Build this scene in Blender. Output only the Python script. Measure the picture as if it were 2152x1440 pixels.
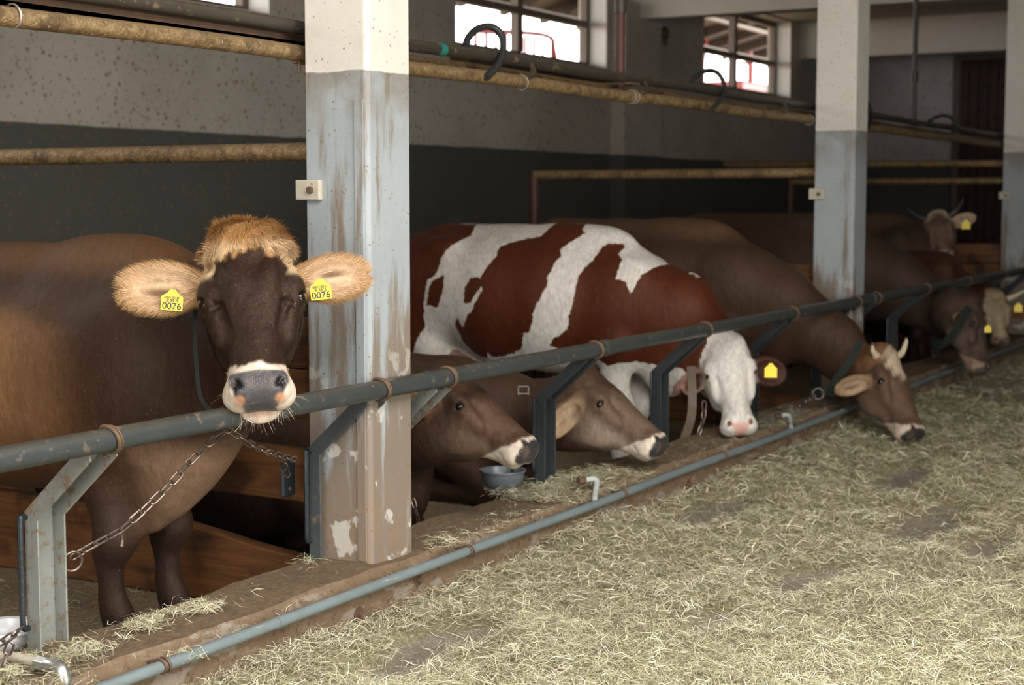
import bpy, math, random, numpy as np
from mathutils import Vector, Matrix
sc = bpy.context.scene
for o in list(bpy.data.objects): bpy.data.objects.remove(o)
COL = sc.collection
rng = np.random.default_rng(7); random.seed(7)

# ---------------------------------------------------------------- camera
F_PX, YAW, PITCH, HC = 3300.0, 0.51885, 0.091376, 1.43
_f = np.array([math.cos(YAW)*math.cos(PITCH), math.sin(YAW)*math.cos(PITCH), -math.sin(PITCH)])
_r = np.array([math.sin(YAW), -math.cos(YAW), 0.0]); _d = np.cross(_f, _r)
cam = bpy.data.cameras.new('camera'); cam_o = bpy.data.objects.new('camera', cam); COL.objects.link(cam_o)
cam.sensor_width = 36.0; cam.lens = F_PX/2152*36.0; cam.clip_start = 0.05; cam.clip_end = 200
cam_o.matrix_world = Matrix(((_r[0], -_d[0], -_f[0], 0), (_r[1], -_d[1], -_f[1], 0), (_r[2], -_d[2], -_f[2], HC), (0, 0, 0, 1)))
cam.dof.use_dof = True; cam.dof.focus_distance = 4.5; cam.dof.aperture_fstop = 3.8
sc.camera = cam_o
# ---------------------------------------------------------------- light
sc.view_settings.view_transform = 'Standard'; sc.view_settings.look = 'None'
sc.view_settings.gamma = 1.0; sc.view_settings.use_curve_mapping = False
sc.view_settings.exposure = 0.10
world = bpy.data.worlds.new('sky'); sc.world = world; world.use_nodes = True
_bg = world.node_tree.nodes['Background']; _bg.inputs[0].default_value = (1.0, 0.97, 0.92, 1); _bg.inputs[1].default_value = 10.0
def portal(loc, rot, sx, sy):
    l = bpy.data.lights.new('daylight_portal', 'AREA'); l.shape = 'RECTANGLE'; l.size = sx; l.size_y = sy
    l.cycles.is_portal = True
    o = bpy.data.objects.new('daylight_portal', l); COL.objects.link(o); o.location = loc; o.rotation_euler = rot
PI = math.pi
DOOR_END = (-3.0, -.9, 2.1, 2.4)       # open barn door behind the camera: x, y0, y1, height
DOOR_SIDE = (-3.6, .4, 3.6, 2.6)      # open side door of the feed alley: y, x0, x1, height
portal((DOOR_END[0], .6, 1.2), (0, -PI/2, 0), 2.4, 3.0)
portal((2.0, DOOR_SIDE[0], 1.3), (PI/2, 0, 0), 3.2, 2.6)
ADDED_SKYLIGHT = (-2.2, 4.2, -2.6, 1.0)         # unseen roof opening over the alley, added for top light: x0, x1, y0, y1
portal((1.0, -.8, 3.6), (0, 0, 0), 6.4, 3.6)
for _x in (7.15, 12.2, 17.25): portal((_x, 6.88, 3.13), (-PI/2, 0, 0), 2.7, .88)

def ray(x, y): return (x-1076)/F_PX*_r + (y-720)/F_PX*_d + _f
CAM = np.array([0, 0, HC])
def at(x, y, dep): return CAM + ray(x, y)*dep                # point at a given depth
def atX(x, y, X): r = ray(x, y); return CAM + r*(X/r[0])
def atY(x, y, Y): r = ray(x, y); return CAM + r*(Y/r[1])
def atZ(x, y, Z): r = ray(x, y); return CAM + r*((Z-HC)/r[2])

# ---------------------------------------------------------------- object helpers
def link(name, me, mat, parent=None, loc=None):
    o = bpy.data.objects.new(name, me); COL.objects.link(o)
    if mat is not None and not me.materials: me.materials.append(mat)
    if parent is not None: o.parent = parent
    if loc is not None: o.location = loc
    return o
def thing(name, loc, label, cat, group=None):
    o = bpy.data.objects.new(name, None); COL.objects.link(o); o.location = loc; o.empty_display_size = .1
    o['label'] = label; o['category'] = cat
    if group: o['group'] = group
    return o
def tag(o, label=None, cat=None, group=None, kind=None):
    if label: o['label'] = label
    if cat: o['category'] = cat
    if group: o['group'] = group
    if kind: o['kind'] = kind
    return o
def org(o):
    p = np.zeros(3)
    while o is not None: p = p+np.array(o.location); o = o.parent
    return p
class MB:
    def __init__(s): s.v = []; s.f = []; s.n = 0
    def add(s, v, f):
        v = np.asarray(v, float); s.v.append(v); s.f += [tuple(i+s.n for i in q) for q in f]; s.n += len(v)
    def box(s, lo, hi, M=None):
        lo = np.array(lo, float); hi = np.array(hi, float)
        v = np.array([[(lo, hi)[i][0], (lo, hi)[j][1], (lo, hi)[k][2]] for i in (0, 1) for j in (0, 1) for k in (0, 1)])
        if M is not None: v = M(v)
        s.add(v, [(0, 1, 3, 2), (4, 6, 7, 5), (0, 4, 5, 1), (2, 3, 7, 6), (0, 2, 6, 4), (1, 5, 7, 3)])
    def tube(s, pts, r, seg=10, cap=True, sub=0):
        P = [np.array(p, float) for p in pts]
        rr = list(r) if hasattr(r, '__len__') else [r]*len(P)
        if sub and len(P) > 2: P, rr = catmull(P, rr, sub)
        n = len(P); V = []; up = None
        for i in range(n):
            t = P[min(i+1, n-1)]-P[max(i-1, 0)]; t = t/(np.linalg.norm(t)+1e-9)
            if up is None:
                up = np.array([0, 0, 1.]) if abs(t[2]) < .9 else np.array([1., 0, 0])
            u = up - t*np.dot(up, t); u /= np.linalg.norm(u)+1e-9; up = u; w = np.cross(t, u)
            for k in range(seg):
                a = 2*PI*k/seg; V.append(P[i]+(u*math.cos(a)+w*math.sin(a))*rr[i])
        Fc = [(i*seg+k, i*seg+(k+1) % seg, (i+1)*seg+(k+1) % seg, (i+1)*seg+k) for i in range(n-1) for k in range(seg)]
        if cap: Fc += [tuple(range(seg))[::-1], tuple((n-1)*seg+k for k in range(seg))]
        s.add(V, Fc)
    def ring(s, c, axis, R, r, seg=20, ts=8, arc=2*PI, a0=0, sc2=1.0, up=None):
        axis = np.array(axis, float); axis /= np.linalg.norm(axis)
        u = np.array(up, float) if up is not None else (np.array([0, 0, 1.]) if abs(axis[2]) < .9 else np.array([1., 0, 0]))
        u -= axis*np.dot(u, axis); u /= np.linalg.norm(u); w = np.cross(axis, u); c = np.array(c, float)
        full = arc >= 2*PI-.01; m = seg if full else seg+1; V = []
        for i in range(m):
            a = a0+arc*i/seg; d = u*math.cos(a)*sc2+w*math.sin(a); dn = u*math.cos(a)+w*math.sin(a)
            for k in range(ts):
                b = 2*PI*k/ts; V.append(c+d*R+(dn*math.cos(b)+axis*math.sin(b))*r)
        Fc = [(i*ts+k, ((i+1) % m)*ts+k, ((i+1) % m)*ts+(k+1) % ts, i*ts+(k+1) % ts) for i in range(seg) for k in range(ts)]
        s.add(V, Fc)
    def cyl(s, a, b, r, seg=14): s.tube([a, b], r, seg)
    def prism(s, poly, a, b):           # poly: (m,3) points at a; extruded by b-a
        poly = np.array(poly, float); e = np.array(b, float)-np.array(a, float); m = len(poly)
        s.add(np.vstack([poly, poly+e]), [tuple(range(m))[::-1], tuple(range(m, 2*m))]+[(k, (k+1) % m, m+(k+1) % m, m+k) for k in range(m)])
    def mesh(s, name, smooth=True, off=None, ang=40):
        me = bpy.data.meshes.new(name); V = np.vstack(s.v)
        if off is not None: V = V-off
        me.from_pydata(V.tolist(), [], s.f); me.update()
        if smooth:
            me.polygons.foreach_set('use_smooth', [True]*len(me.polygons))
            me.set_sharp_from_angle(angle=math.radians(ang))
        return me
    def build(s, name, mat, parent=None, smooth=True, bevel=0, ang=40):
        o = link(name, s.mesh(name, smooth, org(parent), ang), mat, parent)
        if bevel: bev(o, bevel)
        return o
def bev(o, w, seg=2):
    m = o.modifiers.new('edge', 'BEVEL'); m.width = w; m.segments = seg; m.limit_method = 'ANGLE'; m.angle_limit = math.radians(35)
def catmull(P, R, sub):
    out = []; ro = []; n = len(P)
    for i in range(n-1):
        p0, p1, p2, p3 = P[max(i-1, 0)], P[i], P[i+1], P[min(i+2, n-1)]
        for k in range(sub):
            t = k/sub
            out.append(.5*((2*p1)+(-p0+p2)*t+(2*p0-5*p1+4*p2-p3)*t*t+(-p0+3*p1-3*p2+p3)*t**3)); ro.append(R[i]*(1-t)+R[i+1]*t)
    out.append(P[-1]); ro.append(R[-1]); return out, ro
def subdiv_box(lo, hi, d, amp, seed=0):
    """a box cut into a grid with slightly worn faces"""
    lo = np.array(lo, float); hi = np.array(hi, float); n = np.maximum(1, np.round((hi-lo)/d).astype(int))
    idx = {}; V = []; Fc = []
    def vid(i, j, k):
        key = (i, j, k)
        if key not in idx: idx[key] = len(V); V.append(lo+(hi-lo)*np.array(key)/n)
        return idx[key]
    for ax in range(3):
        a, b = [t for t in range(3) if t != ax]
        for side in (0, n[ax]):
            for i in range(n[a]):
                for j in range(n[b]):
                    q = []
                    for di, dj in ((0, 0), (1, 0), (1, 1), (0, 1)):
                        k = [0, 0, 0]; k[ax] = side; k[a] = i+di; k[b] = j+dj; q.append(vid(*k))
                    flip = (side == 0) ^ (ax == 1)
                    Fc.append(tuple(q[::-1] if flip else q))
    V = np.array(V); r = np.random.default_rng(seed); V += r.normal(0, amp, V.shape)
    return V, Fc

# ---------------------------------------------------------------- materials
def nodes(name):
    m = bpy.data.materials.new(name); m.use_nodes = True; nt = m.node_tree
    return m, nt, nt.nodes['Principled BSDF']
class NT:
    def __init__(s, nt): s.nt = nt
    def n(s, t, **kw):
        nd = s.nt.nodes.new(t)
        for k, v in kw.items():
            if k in ('operation', 'blend_type', 'data_type', 'attribute_name', 'feature', 'noise_dimensions', 'gradient_type', 'wave_type', 'bands_direction', 'interpolation_type'): setattr(nd, k, v)
        return nd
    def l(s, a, b): s.nt.links.new(a, b)
    def coord(s, scale=(1, 1, 1), which='Object', rot=(0, 0, 0)):
        tc = s.n('ShaderNodeTexCoord'); mp = s.n('ShaderNodeMapping'); mp.inputs['Scale'].default_value = scale
        mp.inputs['Rotation'].default_value = rot
        s.l(tc.outputs[which], mp.inputs['Vector']); return mp.outputs[0]
    def pos(s, scale=(1, 1, 1)):
        g = s.n('ShaderNodeNewGeometry'); mp = s.n('ShaderNodeMapping'); mp.inputs['Scale'].default_value = scale
        s.l(g.outputs['Position'], mp.inputs['Vector']); return mp.outputs[0]
    def noise(s, vec, scale, detail=4, rough=.55, dist=0):
        nd = s.n('ShaderNodeTexNoise'); nd.inputs['Scale'].default_value = scale; nd.inputs['Detail'].default_value = detail
        nd.inputs['Roughness'].default_value = rough; nd.inputs['Distortion'].default_value = dist
        s.l(vec, nd.inputs['Vector']); return nd.outputs['Fac']
    def vor(s, vec, scale, feature='F1'):
        nd = s.n('ShaderNodeTexVoronoi', feature=feature); nd.inputs['Scale'].default_value = scale; s.l(vec, nd.inputs['Vector']); return nd.outputs['Distance']
    def ramp(s, fac, lo, hi, a=0., b=1.):
        nd = s.n('ShaderNodeMapRange'); nd.interpolation_type = 'SMOOTHSTEP'
        nd.inputs['From Min'].default_value = lo; nd.inputs['From Max'].default_value = hi
        nd.inputs['To Min'].default_value = a; nd.inputs['To Max'].default_value = b
        s.l(fac, nd.inputs['Value']); return nd.outputs[0]
    def mix(s, fac, a, b, mode='MIX'):
        nd = s.n('ShaderNodeMix', data_type='RGBA', blend_type=mode)
        for inp, v in ((nd.inputs[0], fac), (nd.inputs[6], a), (nd.inputs[7], b)):
            if isinstance(v, (int, float)): inp.default_value = v
            elif isinstance(v, tuple): inp.default_value = (*v, 1) if len(v) == 3 else v
            else: s.l(v, inp)
        return nd.outputs[2]
    def math(s, op, a, b=None, c=None):
        nd = s.n('ShaderNodeMath', operation=op)
        for i, v in enumerate((a, b, c)):
            if v is None: continue
            if isinstance(v, (int, float)): nd.inputs[i].default_value = v
            else: s.l(v, nd.inputs[i])
        return nd.outputs[0]
    def sepz(s, vec, ax=2):
        nd = s.n('ShaderNodeSeparateXYZ'); s.l(vec, nd.inputs[0]); return nd.outputs[ax]
    def bump(s, h, strength, dist, bsdf):
        nd = s.n('ShaderNodeBump'); nd.inputs['Strength'].default_value = strength; nd.inputs['Distance'].default_value = dist
        s.l(h, nd.inputs['Height']); s.l(nd.outputs[0], bsdf.inputs['Normal'])
def plain(name, col, rough=.6, metal=0, var=.15, scale=30, bump=.15):
    m, nt, b = nodes(name); T = NT(nt); v = T.coord()
    n = T.noise(v, scale, 5)
    T.l(T.mix(n, tuple(c*(1-var) for c in col), tuple(min(1, c*(1+var)) for c in col)), b.inputs['Base Color'])
    b.inputs['Roughness'].default_value = rough; b.inputs['Metallic'].default_value = metal
    if bump: T.bump(n, bump, .004, b)
    return m
def painted_wall(name, top, bot, zline, dirt=(.16, .11, .06), amount=.35, wob=.012):
    m, nt, b = nodes(name); T = NT(nt); p = T.pos(); z = T.sepz(p)
    wn = T.noise(p, 3.0, 3); zz = T.math('ADD', z, T.math('MULTIPLY', T.math('SUBTRACT', wn, .5), wob*2))
    edge = T.ramp(zz, zline-.006, zline+.006)
    big = T.noise(p, 1.3, 5, .6); c = T.mix(edge, bot, top)
    c = T.mix(T.ramp(big, .35, .75, 0, .22), c, tuple(x*.6 for x in dirt), 'MIX')
    sp = T.vor(p, 17); sel = T.noise(p, 9, 2)
    spots = T.math('MULTIPLY', T.ramp(sp, .14, .30, 1, 0), T.ramp(sel, .44, .52))
    c = T.mix(T.math('MULTIPLY', spots, .75), c, dirt)
    sp2 = T.ramp(T.noise(p, 42, 3), .60, .68, 0, .6); c = T.mix(sp2, c, dirt)
    drip = T.noise(T.pos((14, 14, 1.2)), 1.0, 4); low = T.ramp(z, 1.5, .6)
    c = T.mix(T.math('MULTIPLY', T.math('MULTIPLY', T.ramp(drip, .5, .68), low), .5), c, (.12, .07, .035))
    T.l(c, b.inputs['Base Color']); b.inputs['Roughness'].default_value = .85
    T.bump(T.noise(p, 18, 6), .35, .01, b); return m
def column_mat():
    m, nt, b = nodes('column_paint'); T = NT(nt); p = T.pos(); z = T.sepz(p)
    wn = T.noise(p, 9, 3); zz = T.math('ADD', z, T.math('MULTIPLY', T.math('SUBTRACT', wn, .5), .02))
    edge = T.ramp(zz, 1.826, 1.832)
    white = T.mix(T.ramp(T.noise(p, 5, 5), .4, .8, 0, .35), (.62, .595, .54), (.46, .42, .34))
    blue = T.mix(T.noise(p, 6, 4), (.265, .30, .315), (.35, .385, .40))
    # grime band under the white, then rust and dung stains running down
    fine = T.noise(T.pos((3, 3, 1)), 16, 6, .65)
    band = T.math('MULTIPLY', T.ramp(z, 1.55, 1.80), T.ramp(T.noise(p, 7, 4), .25, .6))
    brown = (.15, .085, .035)
    stre = T.noise(T.pos((9, 9, 1.1)), 1.4, 5, .62)
    lowz = T.ramp(z, 1.45, .35, 0, .26)
    st = T.ramp(T.math('ADD', stre, lowz), .53, .68)
    blue = T.mix(T.math('MULTIPLY', st, .72), blue, brown)
    blue = T.mix(T.math('MULTIPLY', band, .60), blue, (.155, .115, .075))
    low2 = T.math('MULTIPLY', T.ramp(z, .62, .34), T.ramp(fine, .40, .62, 0, .6)); blue = T.mix(low2, blue, (.24, .155, .085))
    pat = T.ramp(T.noise(T.pos((1, 1, .8)), 11, 3, .5), .60, .64, 0, .65)
    blue = T.mix(T.math('MULTIPLY', pat, T.ramp(z, 1.2, .6)), blue, (.58, .57, .52))
    c = T.mix(edge, blue, white)
    sp = T.vor(p, 42); sel = T.noise(p, 12, 2)
    c = T.mix(T.math('MULTIPLY', T.math('MULTIPLY', T.ramp(sp, .09, .2, 1, 0), T.ramp(sel, .46, .56)), .8), c, (.17, .09, .035))
    c = T.mix(T.ramp(T.noise(p, 75, 3), .66, .74, 0, .7), c, (.20, .12, .06))
    T.l(c, b.inputs['Base Color']); b.inputs['Roughness'].default_value = .62
    T.bump(T.math('ADD', T.noise(p, 22, 6), T.math('MULTIPLY', edge, .6)), .35, .006, b); return m
def curb_mat():
    m, nt, b = nodes('curb_concrete'); T = NT(nt); p = T.pos(); z = T.sepz(p)
    c = T.mix(T.noise(p, 5, 6, .6), (.145, .088, .045), (.26, .18, .11))
    c = T.mix(T.ramp(T.noise(T.pos((1, 2, 3)), 9, 6, .7), .50, .66, 0, .5), c, (.36, .28, .19))
    c = T.mix(T.ramp(T.noise(p, 50, 4), .55, .7, 0, .8), c, (.09, .055, .03))
    g = T.n('ShaderNodeNewGeometry'); up = T.ramp(T.sepz(g.outputs['Normal']), .4, .8)
    c = T.mix(T.math('MULTIPLY', up, .55), c, T.mix(T.ramp(T.noise(p, 55, 6, .75), .35, .65), (.055, .034, .017), (.20, .135, .07)))
    fl = T.math('MULTIPLY', T.ramp(T.noise(T.pos((1, 1, 2)), 7, 6, .65), .54, .60), T.ramp(up, .3, 0.0))
    c = T.mix(T.math('MULTIPLY', fl, .45), c, (.42, .39, .34))
    T.l(c, b.inputs['Base Color']); b.inputs['Roughness'].default_value = .8
    T.bump(T.math('ADD', T.noise(p, 30, 8, .75), T.math('MULTIPLY', T.noise(p, 130, 4), .4)), .9, .014, b); return m
def metal_mat(name, base, rust=.3, rough=.45, metal=.7, rcol=(.16, .07, .025), dirt=.0, scale=1.0):
    m, nt, b = nodes(name); T = NT(nt); p = T.pos()
    c = T.mix(T.noise(p, 9*scale, 4), tuple(x*.75 for x in base), tuple(x*1.2 for x in base))
    rn = T.ramp(T.noise(p, 24*scale, 6, .68), .72-rust*.35, .80-rust*.25)
    c = T.mix(T.math('MULTIPLY', rn, .85), c, T.mix(T.noise(p, 90, 3), rcol, tuple(x*1.7 for x in rcol)))
    if dirt:
        g = T.n('ShaderNodeNewGeometry'); up = T.ramp(T.sepz(g.outputs['Normal']), .0, .9)
        c = T.mix(T.math('MULTIPLY', T.math('MULTIPLY', up, T.ramp(T.noise(p, 14, 5), .3, .6)), dirt), c, (.17, .12, .065))
    T.l(c, b.inputs['Base Color'])
    T.l(T.math('MULTIPLY', T.math('SUBTRACT', 1.0, rn), metal), b.inputs['Metallic'])
    T.l(T.math('ADD', T.math('MULTIPLY', rn, .35), rough), b.inputs['Roughness'])
    T.bump(T.noise(p, 70*scale, 5), .35, .003, b); return m
def crusty_mat(name, a, bb, grey):
    m, nt, b = nodes(name); T = NT(nt); p = T.pos()
    n1 = T.noise(p, 48, 6, .7); n2 = T.noise(p, 11, 4, .6); v = T.vor(p, 120)
    c = T.mix(T.ramp(n1, .35, .65), a, bb); c = T.mix(T.ramp(n2, .50, .64, 0, .75), c, tuple(x*.5 for x in a))
    c = T.mix(T.ramp(T.noise(p, 85, 4, .7), .60, .70, 0, .8), c, grey)
    g = T.n('ShaderNodeNewGeometry'); c = T.mix(T.math('MULTIPLY', T.ramp(T.sepz(g.outputs['Normal']), .2, .9), .55), c, (.20, .14, .075))
    T.l(c, b.inputs['Base Color']); T.l(T.ramp(n1, .3, .7, .75, .35), b.inputs['Roughness']); b.inputs['Metallic'].default_value = .1
    T.bump(T.math('ADD', n1, T.math('MULTIPLY', v, .5)), .6, .006, b); return m
def wood_mat(name, a, bb, axis=1, rough=.7):
    m, nt, b = nodes(name); T = NT(nt); s = [22, 22, 22]; s[axis] = 1.6
    p = T.pos(tuple(s)); g = T.noise(p, 1.0, 6, .65, .6)
    c = T.mix(T.ramp(g, .3, .7), a, bb)
    c = T.mix(T.ramp(T.noise(T.pos(tuple(v*3 for v in s)), 1.0, 4, .7), .56, .70, 0, .6), c, tuple(x*.4 for x in a))
    c = T.mix(T.ramp(T.noise(T.pos(), 5, 5), .52, .68, 0, .8), c, tuple(x*.35 for x in a))
    T.l(c, b.inputs['Base Color']); b.inputs['Roughness'].default_value = rough; T.bump(g, .5, .006, b); return m
M = {}
M['wall'] = painted_wall('wall_paint', (.48, .445, .39), (.078, .080, .070), 1.85)
M['endwall'] = painted_wall('end_wall_paint', (.62, .58, .58), (.085, .09, .082), 1.85)
M['column'] = column_mat(); M['curb'] = curb_mat()
M['ceiling'] = plain('ceiling_plaster', (.36, .32, .30), .9, 0, .15, 4)
M['beam'] = plain('beam_plaster', (.52, .48, .42), .9, 0, .12, 5)
M['reveal'] = plain('reveal_plaster', (.72, .70, .66), .85, 0, .08, 5)
M['frame'] = plain('window_frame_paint', (.13, .10, .08), .6, 0, .3, 20)
M['rail'] = metal_mat('galvanised_rail', (.085, .100, .102), .42, .38, .6, (.10, .065, .038), dirt=.35)
M['post'] = metal_mat('painted_channel', (.25, .262, .245), .62, .42, .25, (.105, .060, .030))
M['post_two'] = metal_mat('dark_painted_channel', (.085, .098, .105), .35, .40, .4, (.13, .07, .035))
M['post_dark'] = metal_mat('dark_channel', (.045, .052, .055), .22, .42, .4)
M['rod'] = metal_mat('dark_rod', (.03, .037, .045), .12, .33, .5)
M['rust'] = metal_mat('rusty_steel', (.12, .075, .048), .55, .6, .3, (.10, .05, .022))
M['rustpipe'] = crusty_mat('crusty_rusty_pipe', (.13, .075, .028), (.26, .18, .085), (.42, .38, .28))
M['darkpipe'] = metal_mat('dark_pipe', (.050, .042, .032), .4, .5, .3, (.11, .07, .035), dirt=.35)
M['curbpipe'] = metal_mat('grey_pipe', (.19, .235, .245), .18, .45, .25, (.17, .11, .06))
M['chain'] = metal_mat('chain_steel', (.20, .155, .13), .5, .33, .85, (.09, .05, .035))
M['bright'] = plain('zinc', (.62, .63, .62), .25, .9, .12, 20)
M['wire'] = plain('wire', (.6, .57, .5), .35, .8, .1, 20)
M['hose'] = plain('black_rubber', (.022, .024, .024), .5, 0, .2, 30)
M['plank'] = wood_mat('orange_planks', (.085, .032, .009), (.19, .078, .022))
M['sill'] = wood_mat('brown_sill_board', (.05, .03, .018), (.09, .055, .035), 0)
M['doorwood'] = wood_mat('dark_red_door', (.035, .014, .010), (.06, .024, .016), 2)
M['red'] = plain('red_paint', (.16, .004, .002), .4, 0, .1, 10)
M['bowl'] = metal_mat('grey_enamel', (.13, .15, .165), .08, .32, .25)
M['whitebowl'] = plain('white_enamel', (.75, .77, .80), .25, 0, .05, 10)
M['white'] = plain('white_plastic', (.40, .42, .42), .35, 0, .05, 10)
M['roofwood'] = wood_mat('eaves_boards', (.020, .013, .009), (.05, .033, .022), 1)
M['orangewall'] = plain('tan_facade', (.16, .08, .035), .8, 0, .1, 2)
# ---------------------------------------------------------------- setting
FLOOR = .03; CEIL = 3.6; BACK = 6.7
COLX = [4.07, 9.02, 13.97, 18.95]
def struct(name, mb, mat, label=None, bevel=0, smooth=True):
    o = mb.build(name, mat, None, smooth, bevel); o['kind'] = 'structure'
    if label: o['label'] = label
    return o
def floor_mat():
    m, nt, b = nodes('stall_floor'); T = NT(nt); p = T.pos()
    c = T.mix(T.noise(p, 4, 6, .65), (.13, .09, .05), (.33, .25, .155))
    c = T.mix(T.ramp(T.noise(p, 40, 5), .45, .65, 0, .6), c, (.14, .10, .05))
    T.l(c, b.inputs['Base Color']); b.inputs['Roughness'].default_value = .9; T.bump(T.noise(p, 60, 6), .8, .01, b); return m
M['floor'] = floor_mat()
w = MB(); w.box((-3.2, -3.8, -.1), (21.2, 6.9, FLOOR)); struct('floor', w, M['floor'], 'sandy dung-stained concrete stable floor', smooth=False)
w = MB(); a_, b_, c_, d_ = ADDED_SKYLIGHT; w.box((-3.2, -3.8, CEIL), (a_, 7.0, CEIL+.1)); w.box((b_, -3.8, CEIL), (21.2, 7.0, CEIL+.1)); w.box((a_, -3.8, CEIL), (b_, c_, CEIL+.1)); w.box((a_, d_, CEIL), (b_, 7.0, CEIL+.1)); struct('ceiling', w, M['ceiling'], smooth=False)
WINS = [(0.9, 3.65), (5.75, 8.46), (10.83, 13.54), (15.9, 18.62)]
# back wall in pieces round the window openings (sill height 2.66, openings reach almost to the ceiling)
w = MB(); w.box((-3.2, BACK, 0), (21.2, 7.0, 2.66)); w.box((-3.2, BACK, 3.58), (21.2, 7.0, CEIL))
xs = [-3.2]+[v for a in WINS for v in a]+[21.2]
for i in range(0, len(xs), 2): w.box((xs[i], BACK, 2.66), (xs[i+1], 7.0, 3.58))
struct('wall_back', w, M['wall'], 'long stable wall, off-white above and dark grey below', smooth=False)
w = MB(); w.box((21.0, -3.8, 0), (21.2, BACK, CEIL)); struct('wall_far', w, M['endwall'], 'whitewashed end wall of the stable', smooth=False)
def holed(name, ax, c, lo, hi, a0, a1, top):
    w = MB()
    def bx(p, q, z0, z1):
        if ax == 'x': w.box((c-.1, p, z0), (c+.1, q, z1))
        else: w.box((p, c-.1, z0), (q, c+.1, z1))
    bx(lo, a0, 0, CEIL); bx(a1, hi, 0, CEIL); bx(a0, a1, top, CEIL); struct(name, w, M['endwall'], smooth=False)
holed('wall_near', 'x', -3.1, -3.8, BACK, DOOR_END[1], DOOR_END[2], DOOR_END[3])
holed('wall_front', 'y', -3.7, -3.2, 21.2, DOOR_SIDE[1], DOOR_SIDE[2], DOOR_SIDE[3])
def beam(x, n):
    w = MB(); w.box((x, 3.081, 3.16), (x+.24, BACK, CEIL-.001)); o = struct('beam', w, M['beam'], 'off-white concrete ceiling beam over the stalls', smooth=False)
for x in COLX: beam(x, 0)
w = MB(); w.box((-3.2, 2.838, 3.2), (21, 3.089, CEIL-.001)); struct('beam', w, M['beam'], 'long off-white beam along the tops of the pillars', smooth=False)
w = MB(); w.box((13.97-.33, 6.55, 0), (13.97+.5, BACK+.01, 3.3)); struct('pilaster', w, M['wall'], 'wall pier between the two barred windows', smooth=False)
# windows
def window(i, x0, x1):
    t = thing('window_%d' % i, ((x0+x1)/2, 6.9, 2.66), None or 'barred stable window', 'window')
    del t['category']; t['kind'] = 'structure'
    def fr(name, lo, hi, m=M['frame']):
        w = MB(); w.box(lo, hi); return w.build(name, m, t, False, .004)
    fr('window_frame', (x0, 6.88, 2.66), (x1, 6.95, 2.72)); fr('window_frame', (x0, 6.88, 3.52), (x1, 6.95, 3.58))
    fr('window_frame', (x0, 6.88, 2.72), (x0+.06, 6.95, 3.52)); fr('window_frame', (x1-.06, 6.88, 2.72), (x1, 6.95, 3.52))
    xm = (x0+x1)/2
    fr('mullion', (xm-.045, 6.87, 2.72), (xm+.045, 6.95, 3.52)); fr('transom', (x0+.06, 6.865, 3.045), (x1-.06, 6.945, 3.105))
    w = MB(); w.box((x1-.001, BACK+.001, 2.66), (x1+.004, 6.879, 3.58)); fr_ = w.build('reveal', M['reveal'], t, False)
    w = MB(); w.box((x0+.0, BACK+.001, 2.655), (x1, 6.879, 2.664)); w.build('inner_sill', M['reveal'], t, False)
    return t
for i, (a, b_) in enumerate(WINS):
    t = window(i+1, a, b_)
    t['label'] = ['barred window nearest the camera', 'window above the brown cow and its pipes', 'window behind the black hose loop', 'window beside the second pillar'][i]
for i, (a, b_) in enumerate(WINS[1:3]):
    w = MB(); w.box((a-.1, 6.53, 2.43), (b_+.22, 6.699, 2.60))
    o = w.build('sill_board', M['sill'], None, False, .012)
    tag(o, ['dark brown board below the first window at the top', 'dark brown board under the window with the hose loop'][i], 'board', 'boards below the windows')
# door in the end wall
a0, a1 = atX(2008, 100, 20.98), atX(2125, 330, 20.98)
t = thing('door_1', (20.95, (a0[1]+a1[1])/2, FLOOR), 'dark brown boarded door in the end wall', 'door'); del t['category']; t['kind'] = 'structure'
w = MB(); w.box((20.90, a1[1]-.25, FLOOR), (20.999, a0[1], 3.3)); w.build('door_frame', M['frame'], t, False, .01)
for k in range(7):
    y = a1[1]-.2+k*(a0[1]-a1[1]+.1)/7
    w = MB(); w.box((20.86, y+.004, FLOOR+.05), (20.90, y+(a0[1]-a1[1]+.1)/7-.004, 3.22)); w.build('plank', M['doorwood'], t, False, .006)
# outside, seen through the windows
w = MB(); w.box((-3.2, 7.0, 1.1), (45, 30, 1.4)); struct('ground', w, M['floor'], 'raised farmyard outside the windows', smooth=False)
t = thing('lean_to_roof', (16, 8.2, 3.8), 'brown slatted lean-to roof outside the windows', 'roof')
w = MB(); w.prism([(4, 7.05, 4.42), (4, 9.6, 3.76), (4, 9.6, 3.79), (4, 7.05, 4.45)], (4, 0, 0), (40, 0, 0)); w.build('roof_boarding', M['roofwood'], t, False)
for k in range(36):
    x = 4.5+k; w = MB(); w.prism([(x, 7.05, 4.28), (x, 9.6, 3.62), (x, 9.6, 3.76), (x, 7.05, 4.42)], (0, 0, 0), (.12, 0, 0)); w.build('rafter', M['roofwood'], t, False)
for k in range(3):
    y = 7.6+k*.8; z = 4.42-(y-7.05)*.259-.17; w = MB(); w.box((4, y, z-.04), (40, y+.07, z)); w.build('purlin', M['frame'], t, False)
t = thing('hay_rack', (16, 9, 2.9), 'red tubular hay rack outside the window with hose loop', 'rack')
pA, pB = atY(1000, 110, 9.2), atY(1160, 90, 9.2)
for k in range(9):
    x = pA[0]+(pB[0]-pA[0])*k/8; w = MB(); w.tube([(x, 9.2, 1.4), (x, 9.2, 3.34)], .022, 8); w.build('upright', M['red'], t)
w = MB(); w.tube([(pA[0], 9.2, 3.30), (pB[0]-.2, 9.2, 3.40), (pB[0]+.05, 9.2, 3.25), (pB[0]+.1, 9.2, 2.9)], .03, 8, sub=4); w.build('top_rail', M['red'], t)
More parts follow.
